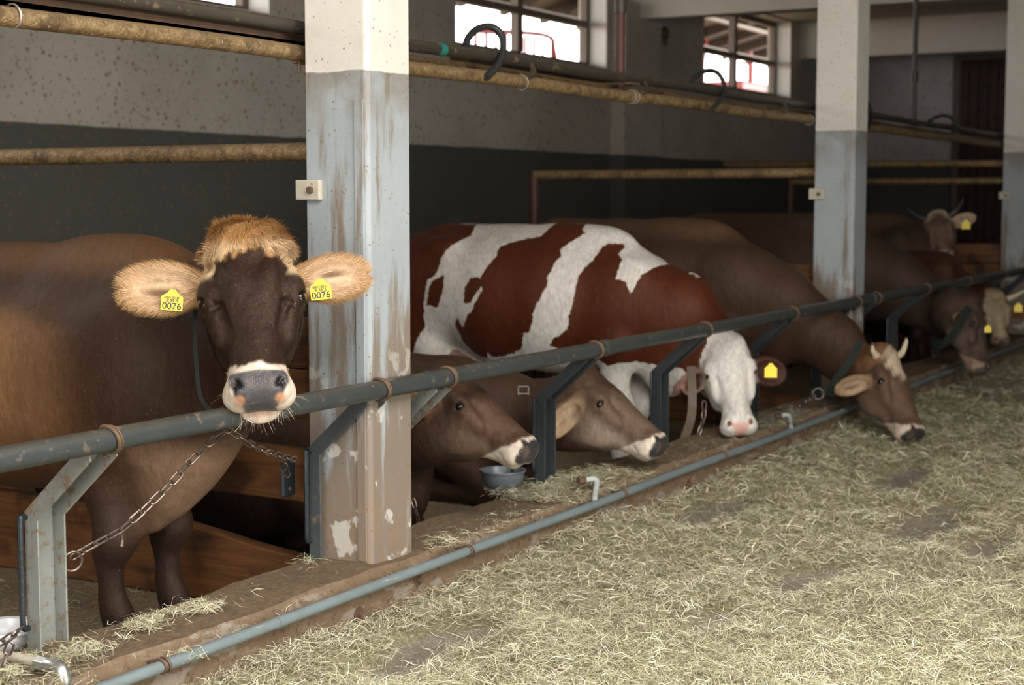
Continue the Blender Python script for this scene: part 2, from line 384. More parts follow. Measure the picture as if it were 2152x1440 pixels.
w = MB(); w.tube([(pA[0], 9.2, 2.95), (pB[0]+.1, 9.2, 2.95)], .025, 8); w.build('lower_rail', M['red'], t)
t = thing('farm_trailer', (24, 9, 2.5), 'red farm trailer outside the window by the second pillar', 'trailer')
q0, q1 = atY(1560, 205, 9.2), atY(1618, 178, 9.2)
w = MB(); w.box((q0[0], 9.2, 1.40), (q1[0], 10.4, q1[2])); w.build('body', M['red'], t, False, .03)
q0, q1 = atY(1482, 112, 9.3), atY(1572, 112, 9.3)
w = MB(); w.tube([(q0[0], 9.3, 1.4), (q0[0], 9.3, q0[2]+.25), (q1[0], 9.3, q1[2]+.2), (q1[0], 9.3, 1.4)], .05, 8, sub=5); w.build('hoop', M['red'], t)
w = MB(); w.box((2, 14, -1), (24, 14.3, 3.0)); o = w.build('barn_facade', M['orangewall'], None, False); tag(o, 'tan wall of a building beyond the red hay rack', 'building')

# ---------------------------------------------------------------- pillars
CW = .236
def column(i, x):
    w = MB(); y0, y1 = 2.842, 3.085; c = .012
    poly = [(x+c, y0, 0), (x+CW, y0, 0), (x+CW, y1, 0), (x, y1, 0), (x, y0+c, 0)]
    w.prism(poly, (0, 0, 0), (0, 0, CEIL))
    o = struct('column', w, M['column'], ['nearest square pillar, white above and flaking blue-grey below', 'second pillar, standing behind the brown cow with lowered neck',
        'third pillar at the photo edge', 'farthest pillar, hidden behind the third'][i], .005, False)
    w = MB(); w.box((x-.006, y0+.016, .27), (x+.002, y0+.05, 1.74)); s_ = w.build('corner_strip', M['column'], o, False, .002)
    b0 = MB(); b0.box((x-.022, 3.018, 1.425), (x-.0005, 3.112, 1.490)); bp = b0.build('bracket_plate', M['bracket'], o, False, .004); bp['label'] = 'rusty bracket plate'
    b1 = MB(); b1.tube([(x-.034, 3.05, 1.457), (x-.020, 3.05, 1.457)], .012, 6); b1.build('bolt', M['rust'], bp)
    return o
M['bracket'] = metal_mat('bracket_paint', (.46, .42, .34), .38, .6, .1)
cols = [column(i, x) for i, x in enumerate(COLX)]

# ---------------------------------------------------------------- kerb of the stalls
w = MB(); V, Fc = subdiv_box((1.6, 2.775, 0), (14.5, 3.09, .262), (.05, .035, .035), .0012, 3)
z = V[:, 2]; y = V[:, 1]
fr = np.clip((z-.215)/.047, 0, 1); V[:, 1] += np.where(y < 2.80, .028*fr, 0); V[:, 1] -= np.where(y > 3.06, .03*fr, 0)
g = np.random.default_rng(5); ph = V[:, 0]
V[:, 2] += np.where(z > .2, .004*np.sin(ph*7)+.003*np.sin(ph*17+2), 0); V[:, 1] += np.where(y < 2.80, .004*np.sin(ph*5+z*20), 0)
w.add(V, Fc); kerb = struct('kerb', w, M['curb'], 'long worn brown concrete kerb in front of the stalls')
w = MB(); V, Fc = subdiv_box((14.5, 2.78, 0), (21, 3.09, .262), (.2, .1, .1), .001, 4); w.add(V, Fc); struct('kerb', w, M['curb'], 'far end of the kerb beyond the third pillar')
for (px, py) in ((752, 1291), (876, 1196), (1445, 1018), (1655, 930)):
    p = atY(px, py, 2.775); p[2] = min(p[2], .19)
    w = MB(); w.tube([p+(0, .01, 0), p+(0, -.006, 0)], .024, 16); wa = w.build('washer', M['rust'], kerb)
    w = MB(); w.tube([p+(0, -.004, 0), p+(0, -.018, 0)], .0125, 6); w.build('bolt', M['rust'], wa, False)

# grey pipe along the kerb
t = thing('kerb_pipe', (3, 2.74, .2), 'thin grey water pipe running along the front of the kerb', 'pipe')
PY_, PZ_ = 2.742, .232
w = MB(); w.tube([(1.6+.3*i, PY_+.002*math.sin(i*1.3), PZ_+.002*math.sin(i*.9)) for i in range(60)], .0165, 12); w.build('pipe', M['curbpipe'], t)
for px, py in ((343, 1418), (985, 1171), (1308, 1051), (1520, 966), (1830, 856)):
    x = atY(px, py, PY_)[0]
    w = MB()
    for dx in (-.009, .007): w.ring((x+dx, PY_, PZ_), (1, 0, .15), .0195, .0042, 20, 6)
    w.box((x-.013, PY_, PZ_-.007), (x+.013, 2.80, PZ_+.007)); w.build('clamp', M['rust'], t)
for px, py in ((590, 1320), (1500, 975)):
    x = atY(px, py, PY_)[0]; w = MB(); w.tube([(x-.02, PY_, PZ_), (x+.02, PY_, PZ_)], .0178, 12); w.build('coupling', M['curbpipe'], t)

# ---------------------------------------------------------------- neck rail, posts
RY, RZ, RR = 2.812, .828, .0305
def rail(x0, x1, label):
    t = thing('neck_rail', ((x0+x1)/2, RY, RZ), label, 'rail', 'tube rails of the feed fence')
    w = MB(); n = max(2, int((x1-x0)/.4))
    w.tube([(x0+(x1-x0)*i/n, RY, RZ) for i in range(n+1)], RR, 20); w.build('tube', M['rail'], t); return t
rails = [rail(1.6, 4.352, 'galvanised neck rail the white-muzzled cow rests its chin on'), rail(4.352, 5.66, 'dark neck rail over the first lying cow'),
         rail(5.66, 9.30, 'neck rail crossing in front of the red and white cow'), rail(9.30, 13.9, 'distant neck rail beyond the second pillar'), rail(13.9, 20.5, 'farthest neck rail, past the third pillar')]
for r_, x in ((rails[0], 4.352), (rails[1], 5.66), (rails[2], 9.30), (rails[3], 13.9)):
    w = MB(); w.tube([(x-.004, RY, RZ), (x+.05 if x > 5 else x+.004, RY, RZ)], RR+.004, 20); w.build('sleeve', M['rail'], r_)
PB = [2.885, 4.082, 4.482, 5.592, 6.725, 7.904, 9.0, 9.40, 10.53, 11.66, 12.83, 13.98]
PLAB = ['bent channel post at the bottom left beside the white bowl', 'bent channel post in front of the nearest pillar', 'short bracket just past the nearest pillar',
        'dark channel post between the two lying cows', 'dark channel post beside the white-faced cow', 'channel post past the white-faced cow',
        'channel post just before the second pillar', 'channel post just past the second pillar', 'channel post in front of the far grey-brown cow',
        'far channel post beside the eating grey-brown cow', 'distant channel post near the horned white-faced cow', 'most distant channel post, by the third pillar']
def post(i, xb):
    x = xb-.012; dark = i >= 3; mat = M['post_dark'] if dark else (M['post_two'] if i == 1 else M['post'])
    t = thing('stall_post', (x, 3.04, .25), PLAB[i], 'post', 'bent posts of the feed fence')
    h, fd, th = .049, .046, .006
    A, B, Cc = (3.052, .225), (3.052, .632), (2.862, .803)
    nA = (-1, 0); d = np.array([Cc[0]-B[0], Cc[1]-B[1]]); d /= np.linalg.norm(d); nC = np.array([-d[1], d[0]]); nC = nC if nC[0] < 0 else -nC
    nB = np.array([-1, 0])+nC; nB = nB/np.dot(nB, nC)
    A, B, Cc = map(np.array, (A, B, Cc)); A2 = A+np.array(nA)*fd; B2 = B+nB*fd; C2 = Cc+nC*fd
    w = MB()
    for s in (-1, 1):          # flanges
        xx = x+s*h
        cut = Cc-d*.0; poly = [(xx, *A), (xx, *B), (xx, *Cc), (xx, *(Cc+nC*.018+d*.035)), (xx, *(C2+d*.018)), (xx, *(C2-d*.02)), (xx, *B2), (xx, *A2)]
        # two convex pieces
        w.prism([(xx, *A), (xx, *B), (xx, *B2), (xx, *A2)], (0, 0, 0), (-s*th, 0, 0))
        w.prism([(xx, *B), (xx, *Cc), (xx, *(Cc+nC*.014+d*.038)), (xx, *(C2+d*.020)), (xx, *(C2-d*.012)), (xx, *B2)], (0, 0, 0), (-s*th, 0, 0))
    e = np.array([th, 0])
    w.prism([(x-h+th, *A), (x-h+th, *B), (x-h+th, *(B+nB*th)), (x-h+th, A[0]-th, A[1])], (0, 0, 0), (2*h-2*th, 0, 0))
    w.prism([(x-h+th, *B), (x-h+th, *(Cc-d*.03)), (x-h+th, *(Cc-d*.03+nC*th)), (x-h+th, *(B+nB*th))], (0, 0, 0), (2*h-2*th, 0, 0))
    ch = w.build('channel', mat, t, False, .0015)
    # side rods
    for s in (-1, 1):
        xr = x+s*(h+.021); w = MB()
        w.tube([(x+s*h, 3.045, .618), (xr-s*.006, 3.045, .620), (xr, 3.045, .605), (xr, 3.045, .40), (xr, 3.045, .345), (xr-s*.006, 3.045, .328), (x+s*h, 3.045, .330)], .0078, 8, sub=3)
        w.build('side_rod', M['rod'], t)
    # clip round the rail with bolt
    w = MB(); w.ring((xb, RY, RZ), (1, 0, .25), RR+.005, .0055, 22, 8, arc=PI*1.25, a0=-PI*.25, up=(0, -.2, 1)); w.ring((xb+.012, RY, RZ), (1, 0, .2), RR+.004, .004, 22, 8)
    w.build('rail_clip', M['rust'], t)
    w = MB(); q = np.array([x+h-th, *(Cc+nC*.02)]); w.tube([q-(.012, 0, 0), q+(.012, 0, 0)], .008, 6); w.build('bolt', M['rust'], t)
    return t
for i, x in enumerate(PB): post(i, x)

# ---------------------------------------------------------------- overhead pipes
def pipe(name, pts, r, mat, label, group=None, cat='pipe', seg=14):
    t = thing(name, tuple(np.mean(np.array(pts), axis=0)), label, cat, group)
    w = MB(); w.tube(pts, r, seg); w.build('tube', mat, t); return t
UY = 3.135
zl = atY(0, 30, UY)[2]; zt = atY(862, 92, UY)[2]
def xpts(z, y, x0=1.5, x1=20.5, n=40, sag=.004): return [(x0+(x1-x0)*i/n, y, z+sag*math.sin(i*1.7)) for i in range(n+1)]
lowp = pipe('vacuum_pipe', xpts(zl, UY), .0265, M['rustpipe'], 'rust-brown lower pipe crossing behind the pillars', 'pipes above the stalls')
topp = pipe('vacuum_pipe', xpts(zt, UY+.02), .0225, M['darkpipe'], 'dark upper pipe carrying the black hose loops', 'pipes above the stalls')
mid = pipe('vacuum_pipe', xpts(zl+.045, UY+.13), .022, M['rustpipe'], 'brown pipe half hidden behind the lower pipe', 'pipes above the stalls')
w = MB(); w.box((1.5, UY+.05, zt-.062), (4.3, UY+.085, zt-.037)); w.box((1.5, UY+.05, zt-.062), (4.3, UY+.054, zt-.02)); o = w.build('angle_iron', M['rust'], None, False, .002)
tag(o, 'rusty angle iron under the dark pipe, above the brown cow', 'beam')
def strap(px, py, n=1, mat=None):
    x = atY(px, py, UY)[0]
    for k in range(n):
        w = MB(); w.ring((x+k*.035, UY, zl), (1, 0, .1), .030, .0028, 20, 6); w.build('strap', M['wire'], lowp)
for a in ((27, 40, 1), (1096, 178, 1), (1325, 205, 2), (1700, 255, 1)): strap(*a)
for px, py in ((1105, 150), (1345, 185), (1640, 235)):
    x = atY(px, py, UY)[0]; w = MB(); w.tube([(x+.05, UY+.01, zt), (x+.03, UY-.02, (zt+zl)/2), (x-.03, UY-.03, zl+.02)], .012, 8, sub=4); w.build('hanger', M['darkpipe'], topp)
w = MB(); x = atY(1490, 200, UY)[0]
p = atY(628, 140, UY); w = MB(); w.tube([p+(0, 0, .03), p+(.0, 0, -.02)], .006, 6); w.tube([p+(-.03, 0, .012), p+(.03, 0, .012)], .005, 6); w.build('valve', M['rust'], lowp)
p = atY(925, 98, UY+.02); w = MB(); w.tube([(p[0]-.02, UY+.02, zt), (p[0]+.02, UY+.02, zt)], .0245, 12)
M['green'] = plain('green_tape', (.02, .16, .13), .5); w.build('tape', M['green'], topp)
def hose(pts, label, r=.0125):
    P = [atY(x, y, Y) for x, y, Y in pts]; t = thing('hose', tuple(P[len(P)//2]), label, 'hose', 'black hose loops on the upper pipe')
    w = MB(); w.tube(P, r, 10, sub=6); w.build('tube', M['hose'], t)
    w = MB(); w.tube([P[0], P[0]+(P[0]-P[1])*.4], r*1.3, 10); w.build('nozzle', M['rod'], t); return t
hose([(978, 98, 3.17), (985, 78, 3.18), (1005, 60, 3.19), (1032, 56, 3.17), (1053, 72, 3.14), (1057, 105, 3.12), (1045, 138, 3.11), (1022, 163, 3.10)], 'black hose loop nearest the first pillar', .014)
hose([(1448, 178, 3.17), (1462, 160, 3.18), (1485, 149, 3.19), (1506, 152, 3.17), (1520, 172, 3.14), (1521, 195, 3.12), (1508, 218, 3.11), (1494, 230, 3.10)], 'black hose loop in front of the second window')
hose([(1958, 252, 3.17), (1968, 246, 3.18), (1985, 243, 3.18), (2000, 249, 3.14), (2006, 265, 3.12), (2000, 280, 3.11)], 'small hose loop in front of the whitewashed end wall')
hose([(1824, 222, 3.15), (1829, 235, 3.14), (1830, 250, 3.12), (1823, 268, 3.11)], 'hose end hanging just right of the second pillar', .016)
for px, lab, mt in ((1303, 'red-brown rod hanging from the ceiling beside the hose loops', 'sillred'), (1921, 'dark rod hanging in front of the whitewashed wall', 'dark')):
    p = atY(px, 190, 3.2); M['sillred'] = plain('red_brown_paint', (.07, .022, .016), .6)
    t = thing('hanging_rod', (p[0], 3.2, 2.6), lab, 'rod'); w = MB(); w.tube([(p[0], 3.2, zt-.04), (p[0], 3.2, CEIL)], .0215 if px < 1500 else .019, 10); w.build('tube', M['sillred'] if px < 1500 else M['darkpipe'], t)
    w = MB(); w.box((p[0]-.05, 3.12, zt-.03), (p[0]+.05, 3.26, zt-.02)); w.build('hook', M['rust'], t, False)
    w = MB(); w.tube([(p[0], 3.2, 2.28), (p[0], 3.2, 2.36)], .028, 10); w.build('collar', M['darkpipe'], t)

# small dial hung on wall between windows
p = atY(1398, 70, 6.6); w = MB(); w.ring(p, (0, 1, 0), .05, .02, 16, 8); w.tube([p, p+(0, .08, 0)], .03, 10); w.tube([p+(0,0,0), p+(.02,0,-.12)], .018, 8)
o = w.build('wall_socket', M['rust'], None); tag(o, 'small rusty fitting on the wall left of the second window', 'fitting')

# ---------------------------------------------------------------- stall dividers
def divider(x, label, r=.030, z=1.585, y1=5.05, extra=()):
    t = thing('stall_divider', (x, 4.0, 1.58), label, 'divider', 'pipe dividers running back from the pillars')
    w = MB(); w.tube([(x, 3.083+(y1-3.083)*i/8, z) for i in range(9)], r, 14); w.build('top_pipe', M['rustpipe'], t)
    w = MB(); w.tube([(x, y1, FLOOR), (x, y1, z+.03)], .032, 12); w.build('back_post', M['sillred'], t)
    for yy in extra:
        w = MB(); w.ring((x, yy, z), (0, 1, 0), r+.001, .003, 16, 6); w.build('weld_seam', M['rust'], t)
    return t
divider(4.20, 'rusty divider pipe at the left of the nearest pillar', extra=(3.42, 3.75)); divider(9.14, 'brown divider pipe ending at the second pillar')
divider(14.09, 'distant divider pipe ending at the third pillar')
p = atX(1522, 341, 14.09); q = atX(1700, 348, 14.09)
t = pipe('cross_pipe', [(14.09, 3.1, 1.735), (14.09, p[1], 1.755)], .032, M['rustpipe'], 'pale pipe with an open end, left of the second pillar')
def plank(x, y0, y1, z0, z1, par, th=.045, seed=0, wane=None):
    g = np.random.default_rng(seed); n = 24; P = []
    top = [z1+(wane(y) if wane else 0)+g.normal(0, .0012) for y in np.linspace(y0, y1, n)]
    w = MB(); ys = np.linspace(y0, y1, n); V = []
    for y, zt_ in zip(ys, top): V += [(x, y, z0), (x+th, y, z0), (x+th, y, zt_), (x, y, zt_)]
    Fc = [(0, 1, 2, 3), tuple(4*(n-1)+k for k in (3, 2, 1, 0))]
    for i in range(n-1):
        for k in range(4): Fc.append((4*i+k, 4*i+4+k, 4*i+4+(k+1) % 4, 4*i+(k+1) % 4))
    w.add(V, Fc); return w.build('plank', M['plank'], par, False, .006)
def plank_wall(x, label, full=False):
    t = thing('plank_partition', (x, 4.1, FLOOR), label, 'partition', 'plank partitions between the stalls')
    plank(x, 3.09, 5.0, .872, 1.035, t, seed=1); plank(x, 3.09, 5.0, .70, .866, t, seed=2)
    plank(x, 3.09, 5.0, .42, .60, t, seed=3)
    plank(x-.01, 3.10, 5.0, .035, .20, t, .06, 4, lambda y: .125*min(1, max(0, (y-3.15)/.8))**.7+.03*math.exp(-((y-3.21)/.04)**2))
    for yy in (4.6,): w = MB(); w.box((x+.05, yy, FLOOR), (x+.10, yy+.09, 1.05)); w.build('batten', M['plank'], t, False, .004)
plank_wall(4.15, 'orange-brown planks behind the dark brown cow'); plank_wall(9.09, 'planks hidden behind the second pillar'); plank_wall(14.05, 'distant dark orange planks beside the horned cow in the back')
# dark steel plate with hook on the second post (beside the chain end)
p = atY(608, 1005, 3.12); t = thing('hanging_plate', tuple(p), 'small dark steel plate hanging beside the chain end', 'plate')
w = MB(); w.tube([p+(0, 0, .0), p+(0, .012, 0)], .001, 4); w = MB(); w.box(p+(-.032, 0, -.06), p+(.034, .012, .07)); w.build('plate', M['rod'], t, False, .012)
w = MB(); w.tube([p+(0, -.004, -.035), p+(0, .0, -.035)], .007, 6); w.build('bolt', M['rust'], t)

# ---------------------------------------------------------------- bowls and their pipes
def bowl(c, r, mat, label, lip=.012, deep=.82):
    t = thing('water_bowl', (c[0], c[1], c[2]-r*.7), label, 'bowl', 'drinking bowls')
    w = MB(); seg = 32; prof = []
    for k in range(9):
        a = PI/2*k/8; prof.append((r*math.sin(a)**.85 if k else .001, -r*deep*math.cos(a)))
    prof += [(r+lip, .0), (r+lip, .006), (r-.004, .004)]
    for k in range(7, -1, -1):
        a = PI/2*k/8; prof.append(((r-.006)*math.sin(a)**.85 if k else .001, -(r-.006)*deep*math.cos(a)))
    V = [(c[0]+rr*math.cos(2*PI*j/seg), c[1]+rr*math.sin(2*PI*j/seg), c[2]+zz) for rr, zz in prof for j in range(seg)]
    w.add(V, [(i*seg+j, i*seg+(j+1) % seg, (i+1)*seg+(j+1) % seg, (i+1)*seg+j) for i in range(len(prof)-1) for j in range(seg)])
    w.build('basin', mat, t)
    return t
b1 = atY(8, 1318, 3.18); b1[2] = .30
t = bowl(b1, .085, M['whitebowl'], 'white enamel drinking bowl at the lower left edge')
w = MB(); w.box(b1+(.02, -.11, -.02), b1+(.09, -.06, .0)); w.build('bracket', M['rust'], t, False)
b2 = atY(1056, 990, 3.13)
t = bowl(b2, .090, M['bowl'], 'dark grey drinking bowl under the muzzle of the first lying cow', .006, 1.05)
w = MB(); w.tube([b2+(.08, 0, -.01), b2+(.13, 0, .0), b2+(.15, -.0, .05), b2+(.13, 0, .08)], .008, 8, sub=4); w.tube([b2+(.085, 0, -.01), b2+(.12, 0, -.06), b2+(.10, 0, -.10)], .008, 8, sub=3); w.build('bracket', M['rod'], t)
b3 = atY(1660, 876, 3.0)
def elbow_pipe(pts, r, mat, label, fit):
    t = thing('elbow_pipe', tuple(pts[-1]), label, 'pipe', 'elbow pipes feeding the bowls')
    w = MB(); w.tube(pts, r, 14, sub=5); w.build('elbow', mat, t)
    a, b_ = fit; w = MB(); w.tube([a, b_], r*1.4, 6); w.build('fitting', M['rust'], t, False, .001)
    return t
e0, e1, e2, e3 = atY(20, 1382, 2.93), atY(85, 1393, 2.86), atY(128, 1402, 2.80), atY(150, 1440, PY_+.03)
zE = .285
E0, E1, E2, E3 = (2.60, 3.10, zE), (2.73, 2.90, zE), (2.775, 2.80, zE-.008), (2.80, 2.752, PZ_+.01)
e1 = np.array([2.69, 2.96, zE]); 
elb = [np.array([2.60, 3.06, zE]), np.array([2.665, 2.965, zE]), np.array([2.73, 2.872, zE])]
t = thing('elbow_pipe', (2.73, 2.87, .25), 'galvanised pipe with shiny elbow at the bottom left corner', 'pipe', 'elbow pipes feeding the bowls')
pp = [atZ(-40, 1372, zE), atZ(40, 1384, zE), atZ(100, 1398, zE)]
w = MB(); w.tube(pp, .0135, 14); w.build('pipe', M['bracket'], t)
w = MB(); w.tube([pp[1]*.35+pp[2]*.65, pp[2]], .020, 6); w.build('fitting', M['bright'], t, False, .002)
dx = (pp[2]-pp[1])/np.linalg.norm(pp[2]-pp[1]); el = [pp[2], pp[2]+dx*.025, pp[2]+dx*.045+(0, 0, -.004), pp[2]+dx*.056+(0, 0, -.022), pp[2]+dx*.058+(0, 0, -.05)]
w = MB(); w.tube(el, [.019, .0195, .0195, .0195, .019], 16, sub=4); w.build('elbow', M['bright'], t)
w = MB(); w.tube([el[-1]+(0, 0, .01), el[-1]+(0, 0, -.03)], .0145, 12); w.build('riser', M['curbpipe'], t)
q = atY(1250, 1006, 2.80); q2 = atY(1255, 1062, PY_)
elbow_pipe([q+(-.07, .035, 0), q+(-.03, .015, 0), q+(-.010, .004, 0), q+(.0, -.002, -.004), q+(.002, -.008, -.016), q2+(0, .012, .02), q2+(0, .003, .0)], .0115, M['white'], 'pale elbow pipe rising from the kerb pipe below the second lying cow', (q+(-.075, .037, 0), q+(-.045, .022, 0)))
q = atY(1655, 872, 2.80); q2 = atY(1662, 905, PY_); q2[2] = PZ_+.01
elbow_pipe([q+(-.07, .035, 0), q+(-.03, .015, 0), q+(-.010, .004, 0), q+(.0, -.002, -.004), q+(.002, -.012, -.012), q2], .0115, M['white'], 'small pale elbow on the kerb right of the white-faced cow', (q+(-.075, .037, 0), q+(-.045, .022, 0)))
# ---------------------------------------------------------------- animals: one smooth body grown from blended volumes
def nrm(v): v = np.asarray(v, float); return v/(np.linalg.norm(v)+1e-12)
class Vol:
    """blended solid volumes, turned into one closed skin on a grid that is finer round the head"""
    def __init__(s): s.p = []
    def ell(s, c, r, R=None, k=.03, op=1, tag='body'):
        c = np.array(c, float); r = np.array(r, float); R = np.eye(3) if R is None else np.array(R, float)
        ext = np.abs(R.T) @ r
        s.p.append(dict(t='e', c=c, r=r, R=R, k=k, op=op, tag=tag, lo=c-ext, hi=c+ext))
    def cone(s, a, b, ra, rb, up=(0, 0, 1), k=.04, op=1, tag='body'):
        a = np.array(a, float); b = np.array(b, float); ra = np.array(ra if hasattr(ra, '__len__') else (ra, ra), float); rb = np.array(rb if hasattr(rb, '__len__') else (rb, rb), float)
        L = np.linalg.norm(b-a); n = (b-a)/L; up = np.array(up, float); up = up-n*np.dot(up, n)
        if np.linalg.norm(up) < 1e-3: up = np.array([0, 1., 0])-n*n[1]
        v = nrm(up); u = np.cross(v, n); m = max(ra.max(), rb.max())
        s.p.append(dict(t='c', a=a, n=n, u=u, v=v, L=L, ra=ra, rb=rb, k=k, op=op, tag=tag, lo=np.minimum(a, b)-m, hi=np.maximum(a, b)+m))
    @staticmethod
    def dist(p, P):
        if p['t'] == 'e':
            q = (P-p['c']) @ p['R'].T; a = q/p['r']; b = a/p['r']
        else:
            d = P-p['a']; t = np.clip(d @ p['n'], 0, p['L']); f = (t/p['L'])[..., None]
            r = p['ra']*(1-f)+p['rb']*f; q = np.stack([d @ p['u'], d @ p['v'], d @ p['n']-t], -1)
            r3 = np.concatenate([r, r.mean(-1, keepdims=True)], -1); a = q/r3; b = a/r3
        k0 = np.sqrt((a*a).sum(-1)); k1 = np.sqrt((b*b).sum(-1))
        return k0*(k0-1)/np.maximum(k1, 1e-9)
    def tags(s, P):
        out = {}
        for p in s.p:
            if p['op'] < 0: continue
            d = s.dist(p, P); out[p['tag']] = np.minimum(out[p['tag']], d) if p['tag'] in out else d
        return out
    def skin(s, xs, ys, zs):
        G = [np.asarray(g, np.float64) for g in (xs, ys, zs)]
        D = np.full([len(g) for g in G], .12, np.float32)
        for p in s.p:
            m = p['k']+.03; sl = []
            for ax in range(3):
                i0 = np.searchsorted(G[ax], p['lo'][ax]-m); i1 = np.searchsorted(G[ax], p['hi'][ax]+m); sl.append(slice(max(0, i0-1), min(len(G[ax]), i1+1)))
            if any(q.stop-q.start < 1 for q in sl): continue
            P = np.stack(np.meshgrid(*[G[ax][sl[ax]] for ax in range(3)], indexing='ij'), -1)
            d = s.dist(p, P).astype(np.float32); a = D[tuple(sl)]; k = p['k']
            if p['op'] > 0:
                h = np.clip(.5+.5*(a-d)/k, 0, 1); D[tuple(sl)] = a*(1-h)+d*h-k*h*(1-h)
            else:
                d = -d; h = np.clip(.5-.5*(a-d)/k, 0, 1); D[tuple(sl)] = a*(1-h)+d*h+k*h*(1-h)
        D[0] = D[-1] = .1; D[:, 0] = D[:, -1] = .1; D[:, :, 0] = D[:, :, -1] = .1
        ins = D < 0; nx, ny, nz = D.shape
        c = ins[:-1, :-1, :-1].astype(np.int8)
        cnt = np.zeros(c.shape, np.int8)
        for i in (0, 1):
            for j in (0, 1):
                for k in (0, 1): cnt += ins[i:nx-1+i, j:ny-1+j, k:nz-1+k]
        act = (cnt > 0) & (cnt < 8); idx = np.full(c.shape, -1, np.int64); cells = np.argwhere(act); idx[act] = np.arange(len(cells))
        acc = np.zeros((len(cells), 3)); num = np.zeros(len(cells))
        cs = [(i, j, k) for i in (0, 1) for j in (0, 1) for k in (0, 1)]
        for ca in cs:
            for ax in range(3):
                if ca[ax]: continue
                cb = list(ca); cb[ax] = 1
                A = cells+np.array(ca); B = cells+np.array(cb); da = D[tuple(A.T)].astype(float); db = D[tuple(B.T)].astype(float)
                cr = (da < 0) != (db < 0); t = np.where(cr, da/np.where(cr, da-db, 1), 0)
                pa = np.stack([G[q][A[:, q]] for q in range(3)], -1); pb = np.stack([G[q][B[:, q]] for q in range(3)], -1)
                acc += np.where(cr[:, None], pa+(pb-pa)*t[:, None], 0); num += cr
        V = acc/num[:, None]; Q = []
        for ax in range(3):
            o1, o2 = [(1, 2), (2, 0), (0, 1)][ax]
            s0 = [slice(0, D.shape[q]-1) if q == ax else slice(1, D.shape[q]-1) for q in range(3)]; s1 = list(s0); s1[ax] = slice(1, D.shape[ax])
            a = ins[tuple(s0)]; b = ins[tuple(s1)]; e = np.argwhere(a != b)
            fl = a[tuple(e.T)]; base = e.copy(); base[:, o1] += 1; base[:, o2] += 1
            def cell(d1, d2): q = base.copy(); q[:, o1] -= d1; q[:, o2] -= d2; return idx[tuple(q.T)]
            q = np.stack([cell(1, 1), cell(0, 1), cell(0, 0), cell(1, 0)], -1); q[~fl] = q[~fl][:, ::-1]; Q.append(q)
        Q = np.concatenate(Q)
        # keep the largest connected skin only
        lab = np.arange(len(V))
        for _ in range(400):
            m = lab[Q].min(1); new = lab.copy(); np.minimum.at(new, Q.ravel(), np.repeat(m, 4)); new = new[new]
            if (new == lab).all(): break
            lab = new
        u, n = np.unique(lab, return_counts=True); keep = lab == u[n.argmax()]
        mp = np.cumsum(keep)-1; Q = Q[keep[Q[:, 0]]]; Q = mp[Q]; V = V[keep]
        # one light relaxing pass
        for lam in (.5, -.3):
            s_ = np.zeros_like(V); nn = np.zeros(len(V))
            for a, b in ((0, 1), (1, 2), (2, 3), (3, 0)):
                for x, y in ((a, b), (b, a)): np.add.at(s_, Q[:, x], V[Q[:, y]]); np.add.at(nn, Q[:, x], 1)
            V = V+lam*(s_/nn[:, None]-V)
        return V, Q
def axis_grid(lo, hi, flo, fhi, fine, coarse):
    a = np.arange(lo, flo, coarse) if flo > lo else np.zeros(0); b = np.arange(max(flo, lo), min(fhi, hi), fine); c = np.arange(min(fhi, hi), hi+coarse, coarse)
    return np.concatenate([a, b, c])
def np_mesh(name, V, Q, smooth=True):
    me = bpy.data.meshes.new(name); Q = np.asarray(Q, np.int32); k = Q.shape[1]
    me.vertices.add(len(V)); me.vertices.foreach_set('co', np.asarray(V, np.float32).ravel())
    me.loops.add(Q.size); me.loops.foreach_set('vertex_index', Q.ravel())
    me.polygons.add(len(Q)); me.polygons.foreach_set('loop_start', np.arange(0, Q.size, k, dtype=np.int32))
    me.polygons.foreach_set('loop_total', np.full(len(Q), k, np.int32))
    me.update(calc_edges=True)
    if smooth: me.polygons.foreach_set('use_smooth', np.ones(len(Q), bool))
    return me
def add_col(me, name, rgb):
    at_ = me.color_attributes.new(name, 'FLOAT_COLOR', 'POINT'); a = np.ones((len(rgb), 4), np.float32); a[:, :3] = rgb; at_.data.foreach_set('color', a.ravel())
def add_f(me, name, v):
    at_ = me.attributes.new(name, 'FLOAT', 'POINT'); at_.data.foreach_set('value', np.asarray(v, np.float32))

